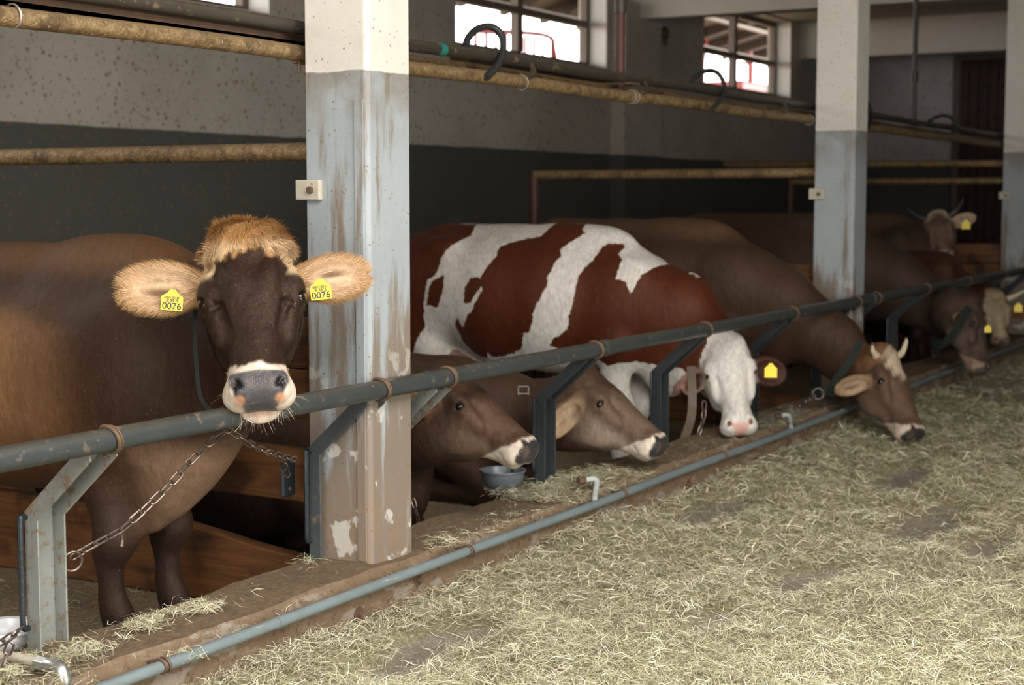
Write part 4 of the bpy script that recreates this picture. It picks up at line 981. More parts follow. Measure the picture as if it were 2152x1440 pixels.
def lying(V, X, Y, top=.70, s=1.0):
    pv = None
    for y, rx, rz, z in [(.05, .15, .20, .44), (.28, .22, .29, .40), (.6, .30, .32, .37), (1.0, .36, .335, .36), (1.4, .33, .31, .34), (1.68, .20, .22, .30)]:
        c = np.array([X, Y+y, min(z, top-rz)+.0]); 
        if pv is not None: V.cone(pv[0], c, pv[1], (rx, rz), (0, 0, 1), .05)
        pv = (c, (rx, rz))
    V.cone((X, Y+.3, top-.05), (X, Y+1.5, top-.07), (.05, .04), (.06, .04), k=.08)
    for sg in (-1, 1):
        leg(V, [(X+sg*.15, Y+.30, .30), (X+sg*.17, Y+.02, .13), (X+sg*.16, Y+.05, .09), (X+sg*.14, Y+.36, .075)], [(.10, .12), (.06, .06), (.05, .05), (.04, .04)])
        leg(V, [(X+sg*.26, Y+1.45, .30), (X+sg*.36, Y+1.05, .13), (X+sg*.33, Y+1.30, .09), (X+sg*.30, Y+1.05, .08)], [(.14, .17), (.08, .09), (.05, .06), (.04, .04)])
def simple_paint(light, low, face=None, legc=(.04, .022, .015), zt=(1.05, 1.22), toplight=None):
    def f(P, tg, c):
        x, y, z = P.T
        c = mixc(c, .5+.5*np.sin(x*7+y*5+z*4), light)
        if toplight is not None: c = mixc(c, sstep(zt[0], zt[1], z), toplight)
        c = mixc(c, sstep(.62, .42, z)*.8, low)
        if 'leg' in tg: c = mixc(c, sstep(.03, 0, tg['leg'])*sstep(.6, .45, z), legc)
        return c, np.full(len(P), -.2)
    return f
def grid_for(lo, hi, H, fine, coarse):
    c = H.P(.28, 0, -.08); r = .36*H.k
    return (lo, hi, tuple(c-r), tuple(c+r), fine, coarse)
brown = dict(cap=.497, nose=(.030, .030, .033), ring=(.56, .48, .40), wetness=.8, eyering=.5)
# ---- first lying cow (beside the nearest pillar)
HB = Head(at(945, 764, 5.78), at(1143, 941, 5.62), IR*.62+UP*.75+TOCAM(at(1000, 850, 5.7))*.25)
stB = dict(brown, base=(.050, .026, .015), face=(.062, .034, .021), facelow=(.105, .070, .048), front=(.045, .021, .012), wide=.98,
    ears=[dict(base=(.10, -.11, -.12), dir=(-.45, -.75, -.45), open=(.8, -.5, .5), len=.20, h=.065, back=(.06, .03, .018), **{'in': (.14, .08, .05)}),
          dict(base=(.10, .11, -.12), dir=(-.25, .9, -.2), open=(.8, .4, .4), len=.19, h=.065, back=(.06, .03, .018), **{'in': (.14, .08, .05)})])
def bodyB(V):
    lying(V, 5.02, 3.42, .68)
    neck(V, [HB.P(.12, 0, -.16), HB.P(.02, 0, -.26), (5.02, 3.42, .55), (5.02, 3.75, .44)], [(.10, .14), (.105, .18), (.14, .22), (.20, .24)])
    V.ell((4.98, 3.38, .34), (.11, .17, .20), k=.08)
    V.cone(HB.P(.27, 0, -.215), HB.P(.02, 0, -.34), (.06, .07), (.09, .14), HB.d, .07, 1, 'body')
cowB = build_cow('brown cow lying beside the nearest pillar, chin over the grey bowl', (5.02, 4.2, FLOOR), HB, stB, bodyB,
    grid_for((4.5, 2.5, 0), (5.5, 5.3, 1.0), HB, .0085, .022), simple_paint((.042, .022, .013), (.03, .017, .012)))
# ---- second lying cow
HCw = Head(at(1237, 768, 6.90), at(1416, 932, 6.74), IR*.62+UP*.75+TOCAM(at(1300, 850, 6.8))*.22)
stC = dict(brown, base=(.095, .060, .041), face=(.120, .079, .055), facelow=(.27, .205, .16), front=(.085, .047, .030), ring=(.70, .60, .50), wide=.98, eyering=.6, eyecol=(.09, .055, .035),
    ears=[dict(base=(.11, -.11, -.125), dir=(.06, -.55, -.95), open=(.55, -.9, .35), len=.235, h=.062, back=(.30, .20, .12), **{'in': (.46, .33, .21), 'rim': (.36, .24, .14)}),
          dict(base=(.10, .11, -.12), dir=(-.25, .9, -.2), open=(.8, .4, .4), len=.19, h=.06, back=(.2, .1, .05), **{'in': (.3, .2, .12)})])
def bodyC(V):
    lying(V, 6.22, 3.55, .68)
    neck(V, [HCw.P(.13, 0, -.15), HCw.P(.06, 0, -.24), (6.2, 3.55, .44), (6.22, 3.9, .42)], [(.10, .13), (.10, .145), (.13, .17), (.20, .23)])
    V.cone(HCw.P(.27, 0, -.215), HCw.P(.03, 0, -.31), (.06, .07), (.09, .13), HCw.d, .07, 1, 'body')
cowC = build_cow('second lying cow, grey-brown, muzzle resting over the kerb by the pale elbow pipe', (6.22, 4.3, FLOOR), HCw, stC, bodyC,
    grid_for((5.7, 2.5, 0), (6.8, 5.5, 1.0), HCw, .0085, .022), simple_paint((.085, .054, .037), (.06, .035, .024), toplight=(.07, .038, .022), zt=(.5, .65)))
# ---- red and white cow
HD = Head(at(1527, 710, 7.83), at(1560, 908, 7.60), TOCAM(at(1530, 800, 7.7))+UP*.10+IR*.14)
stD = dict(base=(.078, .0165, .0062), face=(.62, .54, .46), nose=(.66, .40, .34), nosedark=(.20, .09, .075), ring=(.72, .66, .58), wetness=.5, eyering=.45, eyecol=(.42, .20, .15), wide=1.0,
    ears=[dict(base=(.14, -.115, -.15), dir=(.35, -.8, -.5), open=(.2, -.4, .9), len=.16, h=.055, back=(.10, .025, .012), **{'in': (.10, .03, .02), 'rim': (.5, .3, .24)}),
          dict(base=(.125, .12, -.14), dir=(.18, 1, -.35), open=(.5, .2, 1), len=.215, h=.088, back=(.07, .02, .012), **{'in': (.045, .016, .010)})])
XD, YD = 7.32, 3.12
def bodyD(V):
    trunk(V, XD, YD, 1.275, .96, wide=1.06, front=.72)
    stand_legs(V, XD, YD)
    neck(V, [HD.P(.12, 0, -.15), HD.P(.06, 0, -.26), (XD, YD+.10, .84), (XD, YD+.38, .86)], [(.11, .13), (.12, .165), (.16, .22), (.22, .32)], .07)
    V.ell((XD, YD+.14, .62), (.13, .16, .2), k=.08)
    for sx in (-.06, .06):
        V.cone((XD+sx, YD+1.25, .46), (XD+sx, YD+1.26, .36), .022, .015, (0, 1, 0), .02, 1, 'teat')
    V.ell((XD, YD+1.30, .55), (.17, .20, .15), k=.05, tag='udder')
z5 = lambda L: [(860+a*.2974, 400+b_*.2974) for a, b_ in L]
DARK = [z5([(-900, 150), (300, 250), (320, 320), (230, 430), (180, 600), (120, 650), (100, 850), (90, 960), (40, 1040), (0, 1150), (-200, 1300), (-900, 1500)]),
 z5([(150, 650), (245, 600), (255, 680), (210, 830), (120, 810)]),
 z5([(875, 225), (1060, 240), (1110, 310), (1040, 370), (1000, 430), (1025, 460), (1000, 520), (970, 620), (980, 650), (950, 740), (890, 870), (895, 900), (855, 1000), (810, 1010), (780, 1100), (760, 1130), (700, 1160), (640, 1180), (545, 1190), (525, 1150), (510, 1190), (440, 1190), (350, 1090), (320, 950), (360, 890), (385, 975), (440, 880), (480, 840), (550, 700), (540, 680), (470, 790), (415, 800), (415, 680), (460, 605), (520, 620), (590, 480), (595, 400), (690, 360), (830, 320)]),
 z5([(1290, 380), (1400, 385), (1375, 460), (1415, 490), (1410, 640), (1480, 650), (1515, 740), (1570, 600), (1640, 540), (1730, 515), (1790, 530), (1810, 600), (1900, 640), (1980, 720), (2250, 700), (2600, 1000)])
 + [(1600, 900), (1500, 850), (1440, 850), (1422, 835), (1400, 782), (1360, 775), (1300, 765), (1262, 772), (1235, 760), (1170, 745), (1148, 727)] + z5([(1000, 1050), (1090, 990), (1115, 880), (1140, 790), (1140, 700), (1160, 590), (1220, 490), (1250, 400)])]
def poly_sd(pts, poly):
    A = np.array(poly); B = np.roll(A, -1, 0); d = np.full(len(pts), 9.); ins = np.zeros(len(pts), bool)
    for a, b_ in zip(A, B):
        e = b_-a; w_ = pts-a; t_ = np.clip((w_ @ e)/(e @ e+1e-12), 0, 1); d = np.minimum(d, np.hypot(*(w_-t_[:, None]*e).T))
        if a[1] != b_[1]: ins ^= ((pts[:, 1] < a[1]) != (pts[:, 1] < b_[1])) & (pts[:, 0] < (b_[0]-a[0])*(pts[:, 1]-a[1])/(b_[1]-a[1])+a[0])
    return np.where(ins, -d, d)
def paintD(P, tg, c):
    # patches laid out on the flank: (distance along the cow, height)
    yz = P[:, 1:].copy(); sd = np.full(len(P), 9.)
    for pg in DARK:
        sd = np.minimum(sd, poly_sd(yz, [tuple(atX(px, py, 7.02)[1:]) for px, py in pg]))
    hd = (tg['head'] < .03) & (HD.loc(P)[:, 0] > -.1); q = HD.loc(P)
    neckd = sstep(.0, .02, tg['head']-.01); sd = np.where(hd & (q[:, 0] > -.06) & (q[:, 2] > -.22), .06, sd)
    sd = np.where(hd & (np.hypot(q[:, 0]-.255, q[:, 1]+.135) < .035) & (np.abs(q[:, 1]+.135) < .018), -.01, sd)
    low = (P[:, 2] < .50); sd = np.where(low, .05, sd)
    c = mixc(c, sstep(.5, .62, P[:, 2])*0+.35*(.5+.5*np.sin(P[:, 1]*6+P[:, 2]*5)), (.088, .020, .0070))
    if 'teat' in tg: 
        m = sstep(.02, 0, np.minimum(tg['teat'], tg['udder'])); c = mixc(c, m, (.42, .24, .19)); sd = np.where(m > .5, -.05, sd)
    return c, sd
cowD = build_cow('red-brown and white spotted cow with a white face and pink nose', (XD, 3.9, FLOOR), HD, stD, bodyD,
    grid_for((6.75, 2.5, 0), (7.9, 5.1, 1.4), HD, .009, .0185), paintD)
def tag_at(cow, px, py, dep, w=.024):
    c = at(px, py, dep); n_ = TOCAM(c); u_ = nrm(np.cross(UP, n_)); ear_tag(cow, c, u_, np.cross(n_, u_), n_, w, w, False)
tag_at(cowD[0], 1620, 781, 7.66, .030); tag_at(cowD[0], 1408, 772, 7.72, .014)
# ---- brown cow grazing past the second pillar
HE = Head(at(1872, 732, 8.70), at(1946, 920, 8.46), IR*.80+TOCAM(at(1890, 800, 8.6))*.62+UP*.28)
stE = dict(brown, base=(.060, .033, .020), face=(.110, .066, .044), facelow=(.145, .094, .066), front=(.62, .50, .36), poll=(.17, .085, .04), ring=(.62, .50, .40), wide=.98, eyering=.65, eyecol=(.05, .03, .022),
    ears=[dict(base=(.155, -.115, -.13), dir=(.16, -1, -.5), open=(.7, -.3, .6), len=.235, h=.062, back=(.16, .09, .05), **{'in': (.42, .30, .19), 'rim': (.30, .19, .10)}),
          dict(base=(.13, .115, -.13), dir=(.10, .8, -.7), open=(.8, .3, .4), len=.20, h=.06, back=(.14, .08, .045), **{'in': (.3, .2, .12)})],
    horns=[dict(pts=[(.035, -.10, -.05), (.02, -.15, -.03), (-.005, -.185, .005)], r=.020, tip=True), dict(pts=[(.02, .095, -.06), (-.01, .16, -.03), (-.07, .20, .0), (-.10, .205, .01)], r=.022, tip=True)])
XE, YE = 8.60, 3.06
def bodyE(V):
    trunk(V, XE, YE, 1.29, 1.0, wide=1.0, front=.8)
    stand_legs(V, XE, YE)
    neck(V, [HE.P(.12, 0, -.15), HE.P(.05, 0, -.24), (XE+.04, YE-.24, .60), (XE, YE+.10, .80), (XE, YE+.40, .86)], [(.10, .13), (.10, .145), (.12, .165), (.16, .25), (.22, .35)], .06)
    V.ell((XE, YE+.12, .62), (.13, .15, .18), k=.08)
cowE = build_cow('brown horned cow with lowered head eating hay past the white-faced cow', (XE, 3.9, FLOOR), HE, stE, bodyE,
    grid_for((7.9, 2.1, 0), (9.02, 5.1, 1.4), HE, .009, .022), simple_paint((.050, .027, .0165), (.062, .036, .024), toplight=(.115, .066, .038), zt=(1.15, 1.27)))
# ---- grey-brown cow beyond the second pillar
HF = Head(at(2062, 632, 10.75), at(2082, 790, 10.62), IR*.92+TOCAM(at(2070, 700, 10.7))*.35+UP*.1)
stF = dict(brown, base=(.062, .040, .030), face=(.085, .060, .047), facelow=(.115, .082, .066), ring=(.34, .24, .17), nose=(.10, .09, .09), wide=.98,
    ears=[dict(base=(.14, -.11, -.13), dir=(.10, -.9, -.2), open=(.6, -.5, .6), len=.19, h=.055, back=(.12, .07, .04), **{'in': (.2, .13, .08)}),
          dict(base=(.14, .11, -.13), dir=(.10, .9, -.4), open=(.7, .3, .5), len=.19, h=.055, back=(.14, .08, .045), **{'in': (.3, .2, .12)})])
XF, YF = 11.1, 3.16
def bodyF(V):
    trunk(V, XF, YF, 1.30, 1.0, front=.8); stand_legs(V, XF, YF)
    neck(V, [HF.P(.12, 0, -.15), HF.P(.04, 0, -.22), (XF, YF-.34, .62), (XF, YF+.06, .82), (XF, YF+.40, .88)], [(.11, .13), (.11, .15), (.12, .165), (.17, .25), (.22, .35)], .06)
cowF = build_cow('grey-brown cow past the second pillar, head down in the hay', (XF, 3.9, FLOOR), HF, stF, bodyF,
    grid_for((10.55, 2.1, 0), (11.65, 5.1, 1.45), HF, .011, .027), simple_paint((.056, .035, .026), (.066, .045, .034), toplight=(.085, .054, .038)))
tag_at(cowF[0], 2076, 692, 10.45, .022)
# ---- horned cow in the back, looking at the camera
HG = Head(at(1969, 446, 13.25), at(1985, 538, 13.02), TOCAM(at(1980, 490, 13.1))+UP*.12)
stG = dict({k_: v_ for k_, v_ in brown.items() if k_ != 'cap'}, base=(.13, .08, .055), face=(.21, .14, .10), front=(.13, .085, .06), poll=(.60, .50, .36), ring=(.42, .38, .34), nose=(.04, .04, .045), wide=1.0,
    ears=[dict(base=(.11, -.11, -.11), dir=(-.03, -1, -.05), open=(.3, 0, 1), len=.235, h=.062, back=(.2, .13, .08), **{'in': (.26, .17, .10)}),
          dict(base=(.11, .11, -.11), dir=(-.15, 1, .05), open=(.3, 0, 1), len=.27, h=.085, back=(.3, .2, .12), **{'in': (.55, .40, .28)})],
    horns=[dict(pts=[(.03, -.12, -.06), (-.01, -.20, -.04), (-.09, -.27, -.02), (-.13, -.29, -.01)], r=.024, mat='horndark'), dict(pts=[(.03, .12, -.06), (-.01, .20, -.04), (-.09, .27, -.02), (-.13, .29, -.01)], r=.024, mat='horndark')])
XG, YG = 13.25, 3.55
def bodyG(V):
    trunk(V, XG, YG, 1.26, 1.0); stand_legs(V, XG, YG)
    neck(V, [HG.P(.12, 0, -.14), HG.P(.16, 0, -.22), (XG, YG+.12, 1.0), (XG, YG+.36, .92)], [(.10, .13), (.10, .15), (.14, .22), (.2, .3)], .07)
cowG = build_cow('horned cow in the back looking at the camera, pale forehead', (XG, 4.4, FLOOR), HG, stG, bodyG,
    grid_for((12.7, 3.0, 0), (13.8, 5.6, 1.6), HG, .012, .03), simple_paint((.05, .032, .023), (.045, .03, .022)))
tag_at(cowG[0], 2030, 473, 12.95, .034)
# ---- white-faced horned cow at the photo's right edge
HH = Head(at(2094, 618, 12.15), at(2108, 722, 12.0), TOCAM(at(2100, 660, 12.0))*.9+IR*.25+UP*.2)
stH = dict({k_: v_ for k_, v_ in brown.items() if k_ != 'cap'}, base=(.07, .03, .016), face=(.50, .40, .27), poll=(.45, .35, .22), ring=(.34, .22, .16), nose=(.12, .10, .10), wide=1.0,
    ears=[dict(base=(.14, -.11, -.12), dir=(.2, -1, -.4), open=(.4, 0, 1), len=.2, h=.06, back=(.15, .06, .03), **{'in': (.2, .1, .05)}),
          dict(base=(.14, .11, -.12), dir=(.1, 1, -.1), open=(.4, 0, 1), len=.24, h=.075, back=(.15, .06, .03), **{'in': (.14, .05, .02)})],
    horns=[dict(pts=[(.04, -.12, -.05), (.0, -.22, -.02), (-.04, -.29, .02)], r=.028, tip=True), dict(pts=[(.04, .12, -.05), (.0, .23, -.02), (-.06, .36, .02)], r=.03, tip=True)])
XH, YH = 12.35, 3.0
def bodyH(V):
    trunk(V, XH, YH, .98, .80); stand_legs(V, XH, YH, .92)
    neck(V, [HH.P(.12, 0, -.15), HH.P(.05, 0, -.24), (XH, YH+.05, .66), (XH, YH+.36, .66)], [(.10, .13), (.10, .15), (.14, .18), (.2, .26)], .07)
cowH = build_cow('small pale-faced horned cow beyond the grey-brown cow', (XH, 3.8, FLOOR), HH, stH, bodyH,
    grid_for((11.8, 2.3, 0), (12.9, 4.9, 1.3), HH, .012, .03), simple_paint((.06, .026, .014), (.05, .022, .012)))
tag_at(cowH[0], 2140, 648, 11.7, .03)
# ---------------------------------------------------------------- hay on the feed alley
def vnoise(x, y, s, seed):
    g = np.random.default_rng(seed); T_ = g.random((64, 64)); u = x*s+100; v = y*s+100
    i = np.floor(u).astype(int); j = np.floor(v).astype(int); fu = u-i; fv = v-j; fu = fu*fu*(3-2*fu); fv = fv*fv*(3-2*fv)
    t = lambda a, b_: T_[a % 64, b_ % 64]
    return (t(i, j)*(1-fu)+t(i+1, j)*fu)*(1-fv)+(t(i, j+1)*(1-fu)+t(i+1, j+1)*fu)*fv
def fbm(x, y, s, seed, o=4): return sum(vnoise(x, y, s*2**k, seed+k)*.5**k for k in range(o))/sum(.5**k for k in range(o))
BARE = [(900, 1395, .30, .10), (1490, 1096, .50, .13), (1895, 1022, .45, .10), (1960, 1112, .50, .16), (1690, 1235, .36, .10), (1490, 1330, .20, .05), (2080, 1170, .3, .1), (1010, 1420, .15, .06)]
BC = [(atZ(px, py, .05)[:2], a, b_) for px, py, a, b_ in BARE]
def bare(x, y):
    m = np.zeros_like(x); wob = fbm(x, y, 7, 40)
    for (c, a, b_) in BC:
        e = np.hypot((x-c[0])/a, (y-c[1])/b_)+(wob-.5)*1.5; m = np.maximum(m, 1-np.clip((e-.45)/.85, 0, 1))
    far = np.clip((fbm(x, y, 1.6, 60)-.60)/.08, 0, 1)*np.clip((x-5.0)/3, 0, 1)*.7
    return np.maximum(m, far)*np.clip((2.72-y)/.14, 0, 1)
def hay_h(x, y):
    d = 2.775-y; bank = np.exp(-(d/.22)**2)*(.006+.045*fbm(x, y, 1.7, 12))
    bank = bank+.055*np.exp(-((x-5.45)/.3)**2-((y-2.68)/.2)**2)
    return FLOOR+.020+(.055*fbm(x, y, 2.2, 20)+.03*fbm(x, y, 9, 21)+bank)*(1-bare(x, y))+.004*fbm(x, y, 9, 21)*bare(x, y)
def hay_bed():
    xs = np.concatenate([np.arange(1.5, 8, .028), np.arange(8, 20.9, .08)]); ys = np.arange(-1.6, 2.79, .03)
    X, Y = np.meshgrid(xs, ys, indexing='ij'); Z = hay_h(X, Y); Z[:, -1] = 0; Z[-1] = 0; n, m = X.shape; I = np.arange(n*m).reshape(n, m)
    Q = np.stack([I[:-1, :-1], I[1:, :-1], I[1:, 1:], I[:-1, 1:]], -1).reshape(-1, 4)
    return np.stack([X, Y, Z], -1).reshape(-1, 3), Q, bare(X, Y).ravel()
def bed_mat():
    m, nt, b = nodes('trodden_hay'); T = NT(nt); p = T.pos(); a = T.n('ShaderNodeAttribute', attribute_name='bare')
    w1 = T.noise(T.pos((1, 1, 1)), 75, 5, .7, 1.5); w2 = T.noise(T.pos((1, 3.2, 1)), 38, 4, .65, .8)
    c = T.mix(T.ramp(w1, .35, .65), (.19, .165, .085), (.44, .39, .23)); c = T.mix(T.ramp(w2, .52, .66, 0, .7), c, (.50, .47, .27))
    c = T.mix(T.ramp(T.noise(p, 5, 4), .45, .65, 0, .5), c, (.15, .135, .055))
    fl = T.mix(T.noise(p, 9, 6, .65), (.21, .175, .135), (.34, .295, .235))
    c = T.mix(T.ramp(T.math('ADD', a.outputs['Fac'], T.math('MULTIPLY', T.math('SUBTRACT', T.noise(p, 35, 4), .5), .8)), .35, .7), c, fl)
    T.l(c, b.inputs['Base Color']); b.inputs['Roughness'].default_value = .85; T.bump(T.math('ADD', w1, w2), .9, .015, b); return m
def blade_mat():
    m, nt, b = nodes('dry_grass_blades'); T = NT(nt); g = T.n('ShaderNodeAttribute', attribute_name='col'); T.l(g.outputs['Color'], b.inputs['Base Color'])
    b.inputs['Roughness'].default_value = .5; b.inputs['Specular IOR Level'].default_value = .35; return m
M['bed'] = bed_mat(); M['blade'] = blade_mat()
PAL = np.array([(.59, .545, .34), (.71, .67, .47), (.47, .455, .27), (.35, .35, .19), (.80, .765, .60), (.52, .42, .26), (.25, .26, .14), (.40, .29, .18)])
PW = np.array([.20, .14, .18, .16, .08, .09, .11, .04])
def blades(c, n, L, W, tilt, g, dirn=None, bright=1.0):
    """c: centres (n,3); bent flat blades, two quads each"""
    a = g.random(n)*2*PI if dirn is None else dirn; el = g.normal(0, tilt, n)
    d = np.stack([np.cos(a)*np.cos(el), np.sin(a)*np.cos(el), np.sin(el)], -1); s_ = np.stack([-np.sin(a), np.cos(a), g.normal(0, .5, n)], -1); s_ /= np.linalg.norm(s_, axis=1)[:, None]
    l = L[:, None]; w = W[:, None]; bend = g.normal(0, .16, (n, 1))*l; bz = g.normal(0, .10, (n, 1))*l
    mid = c+s_*bend+np.array([0, 0, 1.])*bz; e0 = c-d*l/2; e1 = c+d*l/2
    for e in (e0, e1): e[:, 2] = np.maximum(e[:, 2], c[:, 2]-.012)
    V = np.stack([e0-s_*w*.25, e0+s_*w*.25, mid+s_*w*.5, mid-s_*w*.5, e1+s_*w*.2, e1-s_*w*.2], 1).reshape(-1, 3)
    b_ = np.arange(n)[:, None]*6; Q = np.concatenate([b_+[0, 1, 2, 3], b_+[3, 2, 4, 5]])
    k = g.choice(len(PAL), n, p=PW); col = PAL[k]*(.62+.75*g.random((n, 1)))*bright; col = col*.86+col.mean(1, keepdims=True)*.14
    return V, Q, np.repeat(col, 6, 0)
def in_view(P, pad=60):
    q = P-CAM; z = q @ _f; x = 1076+F_PX*(q @ _r)/z; y = 720+F_PX*(q @ _d)/z
    return (z > .5) & (x > -pad-150) & (x < 2152+pad+150) & (y > -pad) & (y < 1440+pad+100)
g = np.random.default_rng(11)
# density falls off with distance: draw distance with pdf ~ 1/r
N = 640000
r = 3.0*(17/3.0)**(g.random(N)**1.25); th = g.uniform(-.02, .80, N); x = r*np.cos(th); y = r*np.sin(th)
P = np.stack([x, y, np.zeros(N)], -1); ok = (y < 2.77) & (x > 1.6) & (x < 20.8) & in_view(P); P = P[ok]
M2 = 70000; P2 = np.stack([1.5+19.3*g.random(M2)**1.5, g.uniform(-1.55, 2.74, M2), np.zeros(M2)], -1); P2 = P2[~in_view(P2)]; P = np.vstack([P, P2])    # the alley goes on beside the view
bm = bare(P[:, 0], P[:, 1]); keep = g.random(len(P)) > bm*.90; keep &= g.random(len(P)) < .55+.9*fbm(P[:, 0], P[:, 1], 2.4, 90); P = P[keep]; n = len(P)
rr = np.where(in_view(P), np.hypot(P[:, 0], P[:, 1]), 9.); lay = g.random(n)**1.3; P[:, 2] = hay_h(P[:, 0], P[:, 1])+.004+.026*lay*(1-bare(P[:, 0], P[:, 1]))
sc_ = np.clip(rr/5.0, 1, 2.2); L = g.gamma(3.2, .0115, n)+.010; L = np.minimum(L, .12)*sc_**.6; W = (.0007+.0021*g.random(n)**2.2)*sc_**1.15
V1, Q1, C1 = blades(P, n, L, W, .28, g)
bv, bq, ba = hay_bed()
me = np_mesh('hay', np.vstack([bv, V1]), np.concatenate([bq, Q1+len(bv)]), False)
add_col(me, 'col', np.vstack([np.tile((.4, .36, .2), (len(bv), 1)), C1])); add_f(me, 'bare', np.concatenate([ba, np.zeros(len(V1))]))
me.materials.append(M['bed']); me.materials.append(M['blade']); me.polygons.foreach_set('material_index', np.concatenate([np.zeros(len(bq), int), np.ones(len(Q1), int)]))
me.polygons.foreach_set('use_smooth', np.concatenate([np.ones(len(bq), bool), np.zeros(len(Q1), bool)]))
hay = bpy.data.objects.new('hay', me); COL.objects.link(hay); tag(hay, 'pale green-yellow hay strewn over the whole feeding alley', 'hay', kind='stuff')
print('hay blades', n)
# ---- loose hay on the kerb, pipe and stall floor
def patch_blades(spec, seed):
    g = np.random.default_rng(seed); Vs, Qs, Cs = [], [], []; off = 0
    for (x0, x1, y0, y1, z, h, n, br) in spec:
        n = int(n); x = g.uniform(x0, x1, n); y = g.normal((y0+y1)/2, (y1-y0)/3.2, n); dens = fbm(x, y, 14, seed); k = g.random(n) < np.clip((dens-.36)*5, 0.03, 1); x, y = x[k], y[k]; n = len(x)
        c = np.stack([x, y, np.full(n, z)+h*g.random(n)**1.6*np.clip((fbm(x, y, 6, seed+3)-.2)*2, .1, 1.5)], -1)
        V, Q, C_ = blades(c, n, np.minimum(g.gamma(3.2, .010, n)+.010, .10), .0011+.0020*g.random(n)**2, .22, g, None, br)
        Vs.append(V); Qs.append(Q+off); Cs.append(C_); off += len(V)
    return np.vstack(Vs), np.concatenate(Qs), np.vstack(Cs)
def stuff_hay(spec, seed, label, name='loose_hay'):
    V, Q, C_ = patch_blades(spec, seed); me = np_mesh(name, V, Q, False); add_col(me, 'col', C_); o = link(name, me, M['blade']); tag(o, label, 'hay', kind='stuff'); return o
KZ = .268
stuff_hay([(2.35, 2.95, 2.86, 3.06, KZ, .03, 5200, 1), (2.9, 3.42, 2.90, 3.0, KZ, .022, 2600, 1.05), (2.2, 2.75, 2.78, 3.1, KZ, .03, 3000, .9), (3.4, 4.0, 2.85, 3.05, KZ, .004, 60, 1), (3.95, 4.05, 2.95, 3.06, KZ, .015, 240, .9)], 5, 'loose hay on the near kerb beside the bottom left post')
stuff_hay([(4.45, 5.2, 2.79, 2.90, KZ-.012, .012, 1500, .85), (4.35, 4.5, 2.76, 2.86, KZ, .035, 600, 1.1), (5.2, 5.95, 2.80, 3.06, KZ, .05, 5200, .9), (5.3, 6.2, 2.77, 2.86, KZ-.02, .02, 1800, .85), (5.95, 8.6, 2.78, 3.0, KZ-.005, .012, 1600, .7), (7.5, 8.2, 2.75, 2.98, KZ, .04, 2200, .6)], 6, 'loose hay caught on the kerb and pipe around the pale elbow pipe')
stuff_hay([(3.02, 3.12, 2.72, 2.77, PZ_-.005, .03, 260, 1.1), (3.2, 4.3, 2.725, 2.765, PZ_+.012, .004, 90, 1)], 7, 'wisp of hay stuck at the nearest pipe clamp')
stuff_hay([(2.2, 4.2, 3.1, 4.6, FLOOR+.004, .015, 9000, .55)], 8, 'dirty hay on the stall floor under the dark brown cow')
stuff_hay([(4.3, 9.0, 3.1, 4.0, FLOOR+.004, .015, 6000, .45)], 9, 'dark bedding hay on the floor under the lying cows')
# straws on the nose of the near cow
gg = np.random.default_rng(2); pts = [HA.P(.525, -.045, -.03), HA.P(.535, -.02, -.06), HA.P(.535, .03, -.075), HA.P(.52, -.055, -.05), HA.P(.548, .0, -.135), HA.P(.545, -.03, -.14), HA.P(.548, .03, -.14), HA.P(.54, -.045, -.13)]
c = np.array(pts)+TOCAM(muzA)*.012; V, Q, C_ = blades(c, len(c), np.array([.05, .045, .03, .03, .02, .025, .02, .03]), np.full(len(c), .0022), .5, gg, None, 1.2)
me = np_mesh('straw', V-org(cowA), Q, False); add_col(me, 'col', C_); o = link('straw', me, M['blade'], cowA); o['label'] = 'bits of hay stuck on the nose'

# ---------------------------------------------------------------- chains
def link_mesh(L, w, r):
    m = MB(); pts = []; n = 20; a = L/2-w/2
    for i in range(n):
        t_ = 2*PI*i/n; pts.append((math.copysign(a, math.cos(t_))*(1 if abs(math.cos(t_)) > .15 else abs(math.cos(t_))/.15)+math.cos(t_)*w/2, math.sin(t_)*w/2, 0))
    pts = np.array(pts); ts = 6; V = []
    for i in range(n):
        t = nrm(pts[(i+1) % n]-pts[i-1]); u = np.array([0, 0, 1.]); w_ = np.cross(t, u)
        for k in range(ts): b_ = 2*PI*k/ts; V.append(pts[i]+(u*math.cos(b_)+w_*math.sin(b_))*r)
    m.add(V, [(i*ts+k, ((i+1) % n)*ts+k, ((i+1) % n)*ts+(k+1) % ts, i*ts+(k+1) % ts) for i in range(n) for k in range(ts)])
    me = m.mesh('link'); me.materials.append(M['chain']); return me
